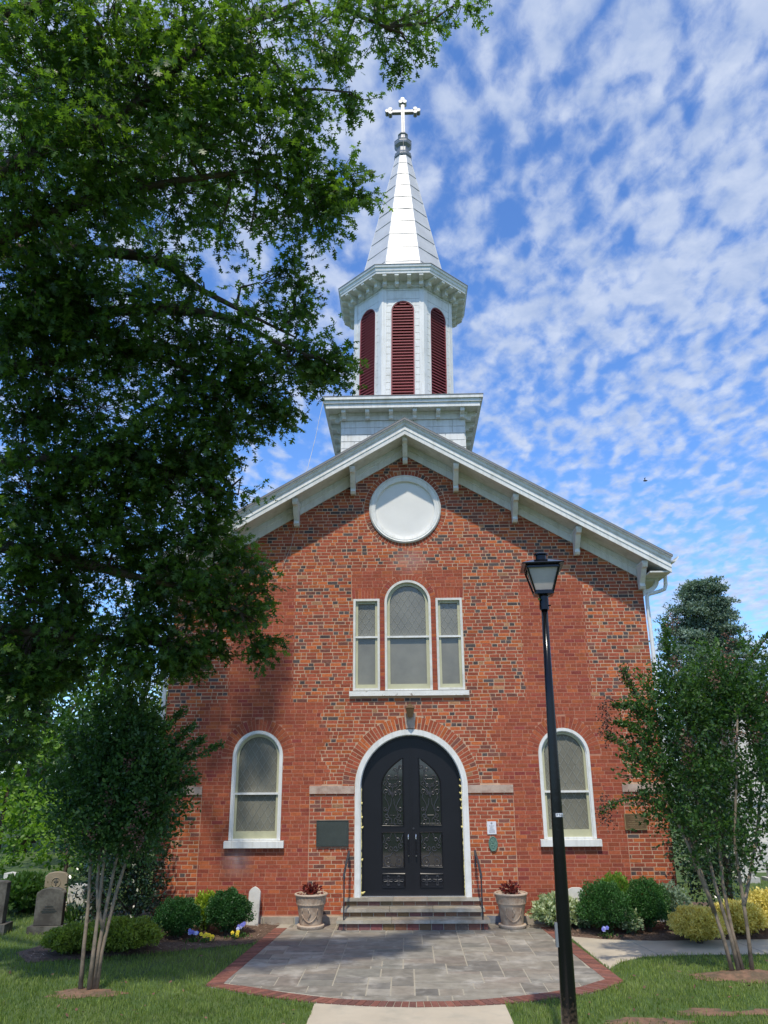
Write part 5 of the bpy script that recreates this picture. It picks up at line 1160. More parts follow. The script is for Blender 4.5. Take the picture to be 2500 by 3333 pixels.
# ---- crape myrtles -----------------------------------------------------------
def crape(lab, base, stems, blobs, arms, seeds, per=55):
    t = thing('crape_myrtle', lab, 'tree', (base[0], base[1], 0), 'multi-stemmed crape myrtles in the lawn')
    for st in stems:
        n = len(st); MB().tube([(p[0], p[1], p[2]) for p in st], [st_r(i, n) for i in range(n)], 8).build('trunk', M_stem, t, smooth=True)
    m = MB()
    for bl_ in blobs:
        c = np.array(bl_[:3]); 
        tops = [np.array(st[-1]) for st in stems] + [np.array(st[-2]) for st in stems]; a = min(tops, key=lambda p: np.linalg.norm(p - c) + (2 if p[2] > c[2] else 0)); mid = (a + c) / 2 + rng.normal(0, .05, 3)
        m.tube([tuple(a), tuple(mid), tuple(c)], [.014, .010, .005], 5, cap=False)
    for arm in arms: m.tube(arm, [.012] * (len(arm) - 1) + [.003], 5, cap=False)
    m.build('branches', M_stemdark, t, smooth=True)
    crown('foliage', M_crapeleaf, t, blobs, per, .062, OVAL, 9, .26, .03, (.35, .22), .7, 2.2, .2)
    # arching shoots clothed with leaves
    P, D, T = [], [], []
    for arm in arms:
        A = np.array(arm); seg = np.linspace(0, len(A) - 1.001, 110); i = seg.astype(int); f = (seg - i)[:, None]; c = A[i] * (1 - f) + A[i + 1] * f; dr = norm(A[i + 1] - A[i])
        for _ in range(3): P.append(c + rng.normal(0, .03, c.shape)); D.append(dr * .5 + rng.normal(0, .7, c.shape)); T.append(rng.normal(.45, .2, len(c)))
    P = np.concatenate(P); leaves('shoot_leaves', M_crapeleaf, t, P, np.concatenate(D), rng.normal(0, .6, P.shape) + [0, 0, .5], np.full(len(P), .055), OVAL, np.concatenate(T))
    P = []
    for s in seeds:
        n = 55; o = rng.normal(0, 1, (n, 3)) * [.05, .05, .075]; P.append(np.array(s) + o)
    P = np.concatenate(P); leaves('seed_heads', M_seed, t, P, rng.normal(0, 1, P.shape), rng.normal(0, 1, P.shape), np.full(len(P), .032), OVAL * [1.6, 1], rng.random(len(P)))
    return t
def st_r(i, n): return [.034, .026, .023, .02, .017, .013, .01][min(i, 6)]
def jit(pts, s=.012): return [tuple(np.array(p) + (rng.normal(0, s, 3) if i else 0)) for i, p in enumerate(pts)]
cR = (4.42, -3.72)
stemsR = [jit([(4.30, -3.70, 0), (4.22, -3.70, .45), (4.12, -3.68, .95), (3.98, -3.65, 1.5), (3.82, -3.62, 2.1), (3.7, -3.6, 2.8)]),
          jit([(4.37, -3.74, 0), (4.33, -3.72, .5), (4.22, -3.7, 1.1), (4.15, -3.7, 1.7), (4.1, -3.7, 2.4), (4.1, -3.7, 3.4)]),
          jit([(4.44, -3.70, 0), (4.38, -3.66, .5), (4.36, -3.6, 1.1), (4.40, -3.5, 1.8), (4.45, -3.4, 2.6), (4.5, -3.35, 3.6)]),
          jit([(4.55, -3.72, 0), (4.56, -3.76, .5), (4.53, -3.8, 1.1), (4.52, -3.85, 1.7), (4.6, -3.95, 2.5), (4.75, -4.0, 3.4)]),
          jit([(4.16, -3.69, .75), (4.08, -3.72, .95), (3.98, -3.78, 1.2), (3.86, -3.85, 1.6), (3.7, -3.9, 2.0)]),
          jit([(4.54, -3.77, .85), (4.6, -3.75, 1.0), (4.72, -3.7, 1.25), (4.9, -3.65, 1.7), (5.1, -3.6, 2.3)])]
blobsR = [(3.95, -3.8, 3.67, .30, .35, .40, 1), (4.45, -3.7, 3.77, .40, .4, .42, .9), (3.62, -3.75, 3.55, .28, .35, .35, .8), (4.9, -3.7, 3.72, .38, .4, .45, .9), (5.35, -3.7, 3.92, .3, .4, .35, .6),
          (3.55, -3.8, 3.05, .30, .4, .35, 1), (4.1, -3.8, 3.3, .45, .5, .42, 1.15), (4.75, -3.7, 3.3, .48, .5, .45, 1.1), (5.3, -3.7, 3.3, .42, .5, .5, 1),
          (3.42, -3.85, 2.62, .32, .4, .28, 1), (3.95, -3.8, 2.55, .42, .5, .38, 1.2), (4.5, -3.7, 2.5, .42, .5, .38, 1.15), (5.15, -3.7, 2.5, .42, .5, .42, 1),
          (3.55, -3.8, 2.05, .25, .35, .22, .9), (3.9, -3.8, 1.85, .32, .4, .26, 1), (4.35, -3.75, 1.75, .32, .4, .26, 1), (4.95, -3.7, 1.85, .35, .4, .3, .9), (4.72, -3.7, 1.4, .2, .3, .18, .6), (4.0, -3.8, 1.42, .2, .3, .15, .5),
          (3.92, -3.8, 4.14, .13, .15, .28, .8), (4.6, -3.7, 4.22, .25, .25, .18, .6), (5.2, -3.7, 4.32, .2, .25, .15, .5)]
armsR = [[(3.7, -3.85, 2.0), (3.45, -3.9, 2.2), (3.15, -3.95, 2.27), (2.85, -4.0, 2.20), (2.68, -4.0, 2.08)], [(3.5, -3.85, 2.6), (3.25, -3.9, 2.85), (3.0, -3.9, 3.05), (2.85, -3.9, 3.12)],
         [(3.5, -3.85, 3.0), (3.25, -3.9, 3.25), (3.0, -3.9, 3.3)], [(3.6, -3.8, 3.3), (3.4, -3.8, 3.65), (3.28, -3.8, 3.9), (3.22, -3.8, 4.1)], [(3.5, -3.8, 3.3), (3.25, -3.85, 3.55), (3.0, -3.9, 3.55)],
         [(4.9, -3.7, 3.9), (5.2, -3.7, 4.25), (5.5, -3.7, 4.55), (5.6, -3.7, 4.6)], [(3.9, -3.8, 4.2), (3.93, -3.8, 4.5), (3.95, -3.8, 4.8)]]
seedsR = [(2.66, -4.0, 2.05), (2.72, -4.0, 2.2), (2.76, -4.0, 1.98), (2.82, -3.9, 3.18), (2.9, -3.9, 3.08), (2.9, -3.9, 3.3), (2.84, -3.9, 3.36), (2.95, -3.9, 3.58), (2.86, -3.9, 3.52), (3.22, -3.8, 4.0), (3.3, -3.8, 3.95), (3.95, -4.1, 4.7), (3.9, -4.1, 4.1), (3.85, -4.2, 3.0), (3.95, -4.2, 2.92), (3.9, -4.2, 2.75), (4.4, -4.2, 3.9), (4.7, -4.1, 4.2), (4.9, -4.1, 3.1), (4.6, -4.2, 3.05), (5.2, -4.1, 3.6), (4.75, -4.1, 4.5)]
crape('green crape myrtle with four pale stems in the right lawn by the side walk', cR, stemsR, blobsR, armsR, seedsR, 100)
stemsL = [jit([(-4.27, -4.57, 0), (-4.31, -4.55, .5), (-4.33, -4.52, 1.0), (-4.33, -4.5, 1.6), (-4.3, -4.5, 2.2), (-4.3, -4.5, 2.8)]),
          jit([(-4.15, -4.60, 0), (-4.15, -4.58, .5), (-4.14, -4.55, 1.0), (-4.12, -4.55, 1.5), (-4.1, -4.55, 2.1), (-4.1, -4.5, 3.0)]),
          jit([(-4.12, -4.55, 0), (-4.11, -4.55, .45), (-4.06, -4.52, 1.0), (-4.02, -4.5, 1.5), (-3.85, -4.5, 2.2), (-3.8, -4.5, 3.1)]),
          jit([(-4.09, -4.52, 0), (-4.07, -4.5, .45), (-3.99, -4.45, 1.05), (-3.87, -4.4, 1.55), (-3.55, -4.4, 2.1), (-3.4, -4.4, 2.7)]),
          jit([(-4.07, -4.53, .72), (-4.16, -4.5, .95), (-4.2, -4.5, 1.25), (-4.22, -4.5, 1.7), (-4.4, -4.5, 2.2)])]
blobsL = [(-4.0, -4.5, 3.35, .38, .4, .35, .8), (-3.75, -4.5, 3.0, .40, .4, .34, 1), (-4.3, -4.5, 2.95, .40, .4, .36, 1), (-3.55, -4.45, 2.62, .38, .4, .30, 1.1), (-4.05, -4.5, 2.5, .45, .5, .34, 1.2), (-4.6, -4.5, 2.4, .36, .4, .34, .9), (-3.5, -4.4, 2.25, .32, .4, .28, 1.1),
          (-4.0, -4.5, 2.05, .45, .5, .28, 1.2), (-4.55, -4.5, 1.95, .32, .4, .26, .9), (-3.65, -4.4, 1.85, .30, .35, .22, 1), (-4.1, -4.5, 1.65, .32, .35, .16, .9), (-4.0, -4.5, 3.7, .2, .25, .2, .5), (-4.35, -4.5, 3.45, .16, .2, .2, .5)]
armsL = [[(-3.5, -4.4, 2.6), (-3.2, -4.4, 2.8), (-2.9, -4.4, 2.92), (-2.68, -4.4, 3.02)], [(-3.5, -4.4, 2.9), (-3.3, -4.4, 3.1), (-3.1, -4.4, 3.3)], [(-3.6, -4.4, 3.1), (-3.4, -4.4, 3.35), (-3.25, -4.4, 3.5)], [(-3.5, -4.4, 2.3), (-3.2, -4.4, 2.5), (-3.0, -4.4, 2.55)], [(-4.6, -4.5, 2.6), (-4.8, -4.5, 3.0), (-4.85, -4.5, 3.2)], [(-3.4, -4.4, 2.7), (-3.1, -4.4, 3.0), (-2.95, -4.4, 3.1)], [(-4.0, -4.5, 3.4), (-4.05, -4.5, 3.9), (-4.0, -4.5, 4.0)]]
seedsL = [(-3.55, -4.9, 2.2), (-3.7, -4.9, 1.95), (-4.0, -4.95, 2.3), (-3.8, -4.9, 2.75), (-4.2, -4.9, 1.9), (-3.6, -4.8, 1.8)]
crape('shaded crape myrtle with slim pale stems in the left lawn by the graves', (-4.15, -4.56), stemsL, blobsL, armsL, seedsL, 190)

# ---- shrubs --------------------------------------------------------------------
def ball(name, lab, cat, m, x, y, rx, rz, group=None, size=.035, n=5200, tint=(.4, .2), lump=.15, tmpl=RHOMB, z0=0.0, ry=None, spike=.3):
    t = thing(name, lab, cat, (x, y, 0), group); ry = ry or rx
    d = norm(rng.normal(0, 1, (n, 3))); d[:, 2] = np.abs(d[:, 2]) * 1.35 - .35; d = norm(d)
    ph = rng.uniform(0, 6, 4); l = 1 + lump * (np.sin(d[:, 0] * 7 + ph[0]) * np.sin(d[:, 1] * 6 + ph[1]) + .6 * np.sin(d[:, 2] * 9 + ph[2]) * np.sin(d[:, 0] * 11 + ph[3]))
    r_ = l * (1 - np.abs(rng.normal(0, .11, n))) * (1 + (rng.random(n) < .06) * rng.uniform(0, .16, n))
    C = np.array([x, y, z0 + rz * .5]) + d * r_[:, None] * [rx, ry, rz * .5 + 0.0]; C[:, 2] = np.maximum(C[:, 2], .03)
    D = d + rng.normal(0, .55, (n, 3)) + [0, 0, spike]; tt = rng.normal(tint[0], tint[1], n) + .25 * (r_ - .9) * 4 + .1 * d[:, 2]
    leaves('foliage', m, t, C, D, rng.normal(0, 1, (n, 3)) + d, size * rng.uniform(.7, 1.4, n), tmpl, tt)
    # dense twiggy heart of the shrub
    V = []; 
    s_ = MB()
    for k in range(9):
        a = k * 2.4; e = (x + rx * .75 * math.cos(a) * (.3 + .08 * k), y + ry * .75 * math.sin(a) * (.3 + .08 * k), rz * (.85 - .05 * k)); s_.tube([(x + .03 * math.cos(a), y + .03 * math.sin(a), 0), ((x + e[0]) / 2, (y + e[1]) / 2, rz * .35), e], [.014, .01, .005], 5, cap=False)
    s_.build('stems', M_stemdark, t)
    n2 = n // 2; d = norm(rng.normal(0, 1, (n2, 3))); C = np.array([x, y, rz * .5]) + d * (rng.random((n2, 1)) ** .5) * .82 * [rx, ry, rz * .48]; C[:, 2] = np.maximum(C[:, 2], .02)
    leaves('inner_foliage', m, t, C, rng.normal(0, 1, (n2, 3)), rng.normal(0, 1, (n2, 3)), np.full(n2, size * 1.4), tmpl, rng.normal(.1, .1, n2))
    return t
ev = 'clipped round evergreen shrubs in the beds'
ball('evergreen_shrub', 'dark round evergreen shrub furthest left, left of the yellow-green bush', 'shrub', M_box, -3.95, -1.35, .37, .62, ev, .028, 11000, (.05, .15))
ball('evergreen_shrub', 'dark round evergreen shrub beside the leaning white gravestone', 'shrub', M_box, -3.17, -1.08, .37, .70, ev, .028, 11000, (.12, .16))
ball('evergreen_shrub', 'larger round green shrub hiding the right white gravestone', 'shrub', M_box, 3.24, -1.05, .43, .80, ev, .028, 13000, (.5, .22))
ball('evergreen_shrub', 'round green shrub right of the larger one, before the brick corner', 'shrub', M_box, 4.02, -.85, .36, .82, ev, .028, 11000, (.5, .22))
ball('lime_shrub', 'small lime green shrub glowing between the two dark left round shrubs', 'shrub', M_lime, -3.62, -.72, .26, .62, None, .045, 1800, (.4, .3))
ball('lime_shrub', 'bright lime green shrub tip behind the larger right round shrub', 'shrub', M_bright, 3.60, -.55, .30, .86, None, .05, 2200, (.5, .3), spike=1.2)
ball('spreading_shrub', 'wide low yellow-green shrub behind the left crape myrtle stems', 'shrub', M_olive, -4.58, -2.35, .62, .47, None, .045, 6500, (.5, .25), lump=.14, ry=.45)
ball('spreading_shrub', 'low yellow-green shrub at the foot of the dark gravestone', 'shrub', M_olive, -5.25, -2.45, .45, .40, None, .045, 4200, (.4, .25), lump=.14, ry=.4)
gd = 'low golden shrubs along the side walk'
ball('golden_shrub', 'golden yellow low shrub nearest the side walk, left of the stems', 'shrub', M_gold, 4.55, -1.75, .42, .52, gd, .034, 9000, (.62, .3), lump=.13)
ball('golden_shrub', 'golden yellow shrub seen between the right crape myrtle stems', 'shrub', M_gold, 5.45, -1.15, .45, .50, gd, .042, 4200, (.45, .3), lump=.13)
ball('golden_shrub', 'golden orange shrub at the right edge of the frame', 'shrub', M_gold, 6.25, -.75, .55, .62, gd, .045, 4200, (.5, .3), lump=.13)
ball('variegated_ivy', 'pale cream and green variegated ivy mound beside the right planter', 'plant', M_varieg, 2.55, -.40, .42, .50, None, .06, 2300, (.5, .35), lump=.22)
ball('variegated_ivy', 'small variegated ivy tuft low between the two right round shrubs', 'plant', M_varieg, 3.66, -1.12, .17, .36, None, .055, 500, (.45, .35), lump=.2)
ball('silvery_shrub', 'loose grey-green silvery shrub between the right round shrub and the golden one', 'shrub', M_silver, 4.45, -.75, .32, .72, None, .05, 1700, (.45, .3), lump=.2)
ball('variegated_ivy', 'variegated trailing ivy against the wall under the right gravestone', 'plant', M_varieg, 2.98, -.5, .25, .38, None, .055, 900, (.45, .35), lump=.2)
ball('peony_bush', 'glossy dark leafy clump left of the domed grave marker', 'plant', M_mid, -7.9, 1.4, .62, .62, None, .11, 1500, (.35, .25), tmpl=OVAL, lump=.2)
# pansies
def pansy(lab, x, y, m, n, h=.14):
    t = thing('pansy', lab, 'flower', (x, y, 0.03)); C = np.array([x, y, .05]) + rng.normal(0, 1, (60, 3)) * [.06, .05, .015]
    leaves('leaves', M_mid, t, C, rng.normal(0, .6, (60, 3)) + [0, 0, 1], rng.normal(0, 1, (60, 3)), np.full(60, .045), OVAL, rng.random(60))
    for k in range(n):
        px_, py_, pz = x + rng.normal(0, .045), y - .02 + rng.normal(0, .03), h + rng.normal(0, .025); b = MB()
        for q in range(5):
            a = q * 2 * math.pi / 5 + .3; cx_, cz_ = px_ + .016 * math.cos(a), pz + .016 * math.sin(a)
            b.add([(cx_ + .015 * math.cos(u), py_ - .004 * q % 3 * .002 + .004 * math.sin(u), cz_ + .015 * math.sin(u)) for u in np.linspace(0, 2 * math.pi, 9)[:-1]], [tuple(range(8))])
        b.build('bloom', m if k % 3 or m is not M_petalB else M_petalP, t); MB().tube([(px_, py_ + .003, pz), (x, y, .05)], .0025, 4).build('stalk', M_mid, t)
pansy('yellow pansies at the foot of the left round shrubs, centre of the flowers', -3.36, -1.72, M_petalY, 8, .13)
pansy('pale blue pansies left of the yellow ones in the left bed', -3.58, -1.72, M_petalB, 7, .17)
pansy('violet blue pansies near the patio corner in the left bed', -2.86, -1.30, M_petalB, 7, .2)
pansy('few yellow pansies below the violet ones near the patio corner', -2.95, -1.42, M_petalY, 4, .12)
pansy('single blue pansy clump in the mulch before the larger right round shrub', 3.2, -1.36, M_petalB, 5, .15)
# coleus in the planters
for cx, lab in ((-1.82, 'dark burgundy foliage plant growing in the left planter'), (1.75, 'dark burgundy foliage plant growing in the right planter')):
    t = thing('coleus', lab, 'plant', (cx, -.45, .52), 'burgundy plants in the planters'); n = 260
    d = norm(rng.normal(0, 1, (n, 3)) + [0, 0, .9]); C = np.array([cx, -.45, .54]) + d * rng.random((n, 1)) * [.21, .21, .20]; C[:, 2] = np.maximum(C[:, 2], .53)
    leaves('leaves', M_burg, t, C, d + rng.normal(0, .5, (n, 3)), rng.normal(0, 1, (n, 3)), rng.uniform(.04, .09, n), OVAL, rng.beta(1.2, 1.8, n))
    s_ = MB()
    for k in range(8): a = k * .8; s_.tube([(cx + .02 * math.cos(a), -.45 + .02 * math.sin(a), .51), (cx + .14 * math.cos(a), -.45 + .14 * math.sin(a), .64)], .005, 4, cap=False)
    s_.build('stems', M_burg, t)
# hollies against the church corners
def big_shrub(name, lab, m, base, blobs, size, per, tmpl=OVAL, cat='shrub', tr=None, tint=(.35, .22), toptint=.2, mb=M_stemdark, nl=7, spray=.2, **kw):
    t = thing(name, lab, cat, (base[0], base[1], 0)); s_ = MB(); hh = max(b[2] for b in blobs); tr = tr or .06
    zt = max(b[2] for b in blobs); s_.tube([(base[0], base[1], -.02), (base[0] + .05, base[1], zt * .35), (base[0], base[1] + .05, zt * .7), (base[0], base[1], zt)], [tr, tr * .8, tr * .55, tr * .2], 8)
    s_.build('trunk', mb, t, smooth=True); s2 = MB()
    for b in blobs:
        z0 = max(b[2] * .5, .2); s2.tube([(base[0], base[1], z0), ((base[0] + b[0]) / 2, (base[1] + b[1]) / 2, (z0 + b[2]) / 2 + .1), (b[0], b[1], b[2])], [tr * .4, tr * .28, tr * .12], 5, cap=False)
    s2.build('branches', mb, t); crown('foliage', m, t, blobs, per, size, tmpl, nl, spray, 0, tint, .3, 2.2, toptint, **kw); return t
big_shrub('holly_bush', 'tall dark glossy holly hugging the left front corner of the church', M_holly, (-4.9, -1.0),
          [(-4.95, -1.0, .5, .5, .5, .45, 1.2), (-4.85, -1.0, 1.1, .5, .5, .45, 1.2), (-5.2, -1.0, 1.2, .5, .5, .5, 1), (-4.9, -.95, 1.7, .48, .5, .42, 1.1), (-4.95, -.9, 2.25, .42, .45, .4, 1), (-5.3, -.9, 2.1, .45, .4, .5, .9), (-5.0, -.9, 2.8, .35, .4, .35, .8), (-4.62, -1.0, .7, .3, .3, .4, .8), (-5.5, -.9, .7, .4, .4, .5, .9), (-5.4, -.9, 2.9, .4, .4, .4, .7)], .065, 90)
big_shrub('holly_bush', 'tall glossy holly behind the right crape myrtle at the right church corner', M_holly, (5.55, -.55),
          [(5.33, -.5, .75, .45, .45, .35, 1), (5.23, -.5, 1.3, .5, .5, .45, 1.1), (5.63, -.5, 1.3, .5, .5, .45, 1), (5.23, -.5, 1.95, .45, .45, .45, 1.1), (5.68, -.5, 2.0, .45, .45, .45, .9), (5.28, -.5, 2.55, .38, .4, .36, .9), (4.98, -.55, .95, .22, .3, .3, .7), (4.98, -.5, 1.6, .2, .3, .35, .7)], .065, 85, tint=(.6, .25))
# ---- background trees, each its own crown ---------------------------------------
big_shrub('bright_shrub', 'sunlit bright yellow-green shrub behind the domed grave marker', M_bright, (-8.6, 5.0), [(-8.6, 5, 1.0, 1.1, .9, .75, 1.1), (-7.7, 5.2, .8, .8, .8, .55, .9), (-9.6, 5, 1.4, 1, .9, .9, 1), (-8.9, 5, 1.7, .7, .7, .4, .8)], .13, 12, tint=(.6, .25))
big_shrub('bright_shrub', 'sunlit light green shrub at the left frame edge above the grave marker', M_bright, (-10.6, 5.5), [(-10.6, 5.5, 2.2, 1.0, .9, .7, .9), (-10.3, 5.5, 3.4, .9, .8, .5, .7), (-11.4, 5.5, 2.8, 1, .9, 1.1, .8), (-11, 5.5, .9, 1.1, .8, .9, 1)], .15, 10, tint=(.5, .25))
big_shrub('dark_tree', 'dark leafy tree filling the shade left of the church corner', M_mid, (-8.6, 9.0), [(-8.6, 9, 2.5, 1.7, 1.4, 1.5, 1), (-7.0, 9, 1.8, 1.3, 1.2, 1.3, 1), (-9.8, 9, 3.6, 1.6, 1.3, 1.2, 1), (-8.0, 9, 4.2, 1.3, 1.2, .9, .8), (-6.6, 9, 3.4, 1, 1, .9, .8), (-11.2, 9, 2.5, 1.5, 1.3, 1.6, 1)], .17, 9, cat='tree', tr=.16, tint=(.2, .2))
big_shrub('dark_tree', 'deep green tree far behind the graves at the left frame edge', M_mid, (-14.0, 14.0), [(-14, 14, 5.5, 2.4, 2, 2.2, 1), (-12, 14, 4.2, 2.2, 2, 1.8, 1), (-16, 14, 4.5, 2.4, 2, 2.4, 1), (-13, 14, 2, 2.5, 2, 1.8, 1), (-10.3, 14, 2.5, 2, 1.8, 1.8, 1)], .24, 6.5, cat='tree', tr=.25, tint=(.35, .25))
big_shrub('pale_tree', 'pale yellowish feathery tree top left of the church wall', M_olive, (-8.3, 16.0), [(-8.3, 16, 7.4, 1.0, 1, 1.0, .6), (-7.6, 16, 6.4, 1.3, 1.2, .8, .9), (-9.0, 16, 6.0, 1.3, 1.2, .9, .9), (-7.0, 16, 5.2, 1.2, 1, .8, .9), (-9.3, 16, 4.6, 1.6, 1.2, 1, .9), (-8.0, 16, 3.6, 1.8, 1.4, 1.2, .9)], .2, 8, cat='tree', tr=.2, tint=(.7, .25))
big_shrub('bright_tree', 'bright green tree just behind the left church wall edge', M_bright, (-6.9, 12.0), [(-6.9, 12, 5.2, .9, .9, .9, .9), (-7.6, 12, 3.6, 1.0, .9, .8, .8), (-7.0, 12, 2.2, 1.1, 1, 1, .9)], .17, 8, cat='tree', tr=.14, tint=(.5, .25))
big_shrub('pale_tree', 'light green tree crown behind the shade at the far left frame edge', M_bright, (-15.5, 18), [(-15.5, 18, 8.2, 2.4, 1.8, 1.5, .8), (-13.6, 18, 6.6, 1.9, 1.6, 1.2, .7), (-17.5, 18, 7.0, 2.2, 1.8, 1.8, .8)], .28, 5.5, cat='tree', tr=.25, tint=(.45, .3))
hedge = []
for k in range(9): hedge.append((-30 + k * 2.9, 27 + (k % 2), 1.9 + .8 * math.sin(k * 1.7), 1.9, 1.4, 2.3, .9))
t = thing('tree_belt', 'far belt of dark trees closing the graveyard on the left', 'trees', (-18, 27, 0)); crown('foliage', M_mid, t, hedge, 4, .36, OVAL, 7, .5, 0, (.35, .22), .3); mm = MB()
for b in hedge: mm.tube([(b[0], b[1], 0), (b[0], b[1], b[2])], [.2, .1], 6)
mm.build('trunks', M_bark, t)
hedge = [(12 + k * 3.1, 34 + (k % 2), 1.6 + .5 * math.sin(k * 2.1), 2, 1.5, 1.9, .9) for k in range(9)]
t = thing('tree_belt', 'far low belt of green trees beyond the right lawn', 'trees', (24, 34, 0)); crown('foliage', M_mid, t, hedge, 4, .36, OVAL, 7, .5, 0, (.45, .22), .3); mm = MB()
for b in hedge: mm.tube([(b[0], b[1], 0), (b[0], b[1], b[2])], [.2, .1], 6)
mm.build('trunks', M_bark, t)
# blue atlas cedar behind the right side
ced = thing('cedar_tree', 'tall blue-grey cedar with layered boughs behind the right side of the church', 'tree', (17.6, 30.0, 0))
MB().tube([(17.6, 30, 0), (17.6, 30, 5), (17.8, 30, 9), (18.0, 30, 12.6)], [.5, .36, .22, .05], 10).build('trunk', M_bark, ced, smooth=True)
ly = []; lim2 = MB(); crn = np.random.default_rng(5)
def cw(z):  # half widths left, right at height z
    zs_ = [2, 5, 7, 8.5, 9.5, 10.6, 11.6, 12.4, 12.9]; return np.interp(z, zs_, [3.6, 3.5, 3.3, 3.1, 3.0, 2.5, 1.9, 1.25, .9]), np.interp(z, zs_, [4.2, 4.0, 3.6, 2.9, 2.2, 1.5, 1.45, 1.4, 1.1])
z = 2.0
while z < 13.1:
    wl, wr = cw(z)
    for s, w_ in ((-1, wl), (1, wr)):
        for k in range(3):
            e = w_ * crn.uniform(.82, 1.04) * (1 if k == 0 else crn.uniform(.4, .8)); yy = crn.uniform(-1.6, 1.6) * (.4 if k == 0 else 1) * min(1, w_ / 2.4); tip = (17.8 + s * e, 30 + yy, z + crn.uniform(-.15, .3) - .05 * e)
            lim2.tube([(17.8, 30, z - .3), ((17.8 + tip[0]) / 2, (30 + tip[1]) / 2, z + .05), tip], [.07, .045, .015], 4, cap=False)
            for q in np.linspace(.25, 1, 4): ly.append((17.8 + (tip[0] - 17.8) * q, 30 + yy * q, z + .12 + (tip[2] - z) * q, .52, .5, .17, 1.0))
    z += .42
lim2.build('limb', M_bark, ced); crown('foliage', M_cedar, ced, ly, 15, .14, TRI * [1.5, 1], 8, .22, 0, (.45, .28), .35, 1.6, .35, flat=.5)

# ================================================================== GRAVES AND MONUMENTS
def slab_stone(name, lab, cat, m, x, y, w, h, d, shape, plinth=None, tilt=0, yaw=0, pm=None, depthshift=0):
    t = thing(name, lab, cat, (x, y, 0)); zb = 0
    T_ = Matrix.Translation((x, y, 0)) @ Matrix.Rotation(yaw, 4, 'Z') @ Matrix.Rotation(tilt, 4, 'X')
    if plinth:
        pw, ph, pd = plinth; b = MB().box(-pw / 2, pw / 2, -pd / 2, pd / 2, -.02, ph); b.v = [tuple(T_ @ Vector(p)) for p in b.v]; b.build('plinth', pm or m, t); zb = ph
    P = [(-w / 2, zb - .0 if plinth else -.05), (w / 2, zb if plinth else -.05)] + [(w / 2 * u, zb + hh * h) for u, hh in shape]
    b = MB().prism(P, 'y', -d / 2, d / 2); b.v = [tuple(T_ @ Vector(p)) for p in b.v]; o = b.build('slab', m, t)
    bv = o.modifiers.new('edge', 'BEVEL'); bv.width = .012; bv.segments = 2
    return t, T_
dome = [(1, .86), (.92, .90), (.86, .905), (.7, .955), (.4, .99), (0, 1), (-.4, .99), (-.7, .955), (-.86, .905), (-.92, .90), (-1, .86)]
round_ = [(1, .78)] + [(math.cos(a), .78 + .22 * math.sin(a)) for a in np.linspace(.3, math.pi - .3, 7)] + [(-1, .78)]
peak = [(1, .86), (.72, .93), (.35, .97), (0, 1), (-.35, .97), (-.72, .93), (-1, .86)]
t, T_ = slab_stone('gravestone', 'broad dark weathered gravestone on a plinth behind the low yellow-green shrub', 'gravestone', M_dkstone, -6.42, -.7, .48, .60, .16, dome, (.62, .12, .32), yaw=R(6))
fm = MB()
r_ = random.Random(5)
for zz, wd_ in ((.50, .13), (.43, .2), (.38, .26), (.35, .22)):
    x = -wd_ / 2
    while x < wd_ / 2: l = r_.uniform(.008, .02); fm.box(x, x + l, -.0885, -.084, .12 + zz * .62 - .006, .12 + zz * .62 + .006); x += l + .006
fm.v = [tuple(T_ @ Vector(p)) for p in fm.v]; tag(fm.build('worn_lettering', M_slate, t), kind='stuff')
t, T_ = slab_stone('gravestone', 'tan gravestone with arched top and cross medallion above the broad dark one', 'gravestone', M_tanstone, -7.20, 1.3, .42, .60, .14, [(1.02, .88), (.75, .96), (.3, .995), (0, 1), (-.3, .995), (-.75, .96), (-1.02, .88)], (.56, .16, .3), yaw=R(14))
fm = MB(); fm.tube([(.085 * math.cos(a), -.075, .57 + .085 * math.sin(a)) for a in np.linspace(0, 2 * math.pi, 21)], .008, 5, cap=False); fm.v = [tuple(T_ @ Vector(p)) for p in fm.v]; fm.build('medallion', M_tanstone, t)
fm = MB(); fm.box(-.009, .009, -.082, -.07, .51, .635); fm.box(-.04, .04, -.0825, -.07, .582, .60); fm.v = [tuple(T_ @ Matrix.Rotation(R(-12), 4, 'Y') @ Vector(p)) for p in fm.v]; fm.v = [(p[0], p[1], p[2]) for p in fm.v]
fm2 = MB(); fm2.box(-.011, .011, -.083, -.0695, .51, .635); fm2.box(-.042, .042, -.0835, -.0695, .58, .602); fm2.v = [tuple(T_ @ Vector(p)) for p in fm2.v]; fm2.build('cross_relief', M_dkstone, t)
slab_stone('gravestone', 'tall dark gravestone cut off by the left frame edge', 'gravestone', M_dkstone, -7.40, -.75, .40, .68, .18, [(1.04, .97), (.7, 1), (-.7, 1), (-1.04, .97)], (.58, .16, .36), yaw=R(4))
slab_stone('gravestone', 'narrow dark upright gravestone just left of the left holly', 'gravestone', M_dkstone, -5.98, .3, .26, .86, .12, round_)
slab_stone('gravestone', 'old white pointed gravestone leaning on the wall by the left shrubs', 'gravestone', M_wstone, -2.90, -.22, .22, .66, .06, peak, tilt=R(-8), yaw=R(-8))
slab_stone('gravestone', 'old white rounded gravestone leaning on the wall behind the right shrubs', 'gravestone', M_wstone, 2.97, -.2, .33, .62, .06, [(1, .86), (.8, .96), (.4, 1), (-.4, 1), (-.8, .96), (-1, .86)], tilt=R(-8))
slab_stone('gravestone', 'small pale gravestone behind the one at the left frame edge', 'gravestone', M_wstone, -9.0, 3.1, .28, .56, .14, [(1.05, .86), (1.05, .96), (0, 1), (-1.05, .96), (-1.05, .86)])
slab_stone('gravestone', 'small blue-grey gravestone behind the glossy leafy clump', 'gravestone', M_foundation, -8.0, 3.1, .32, .40, .12, round_)
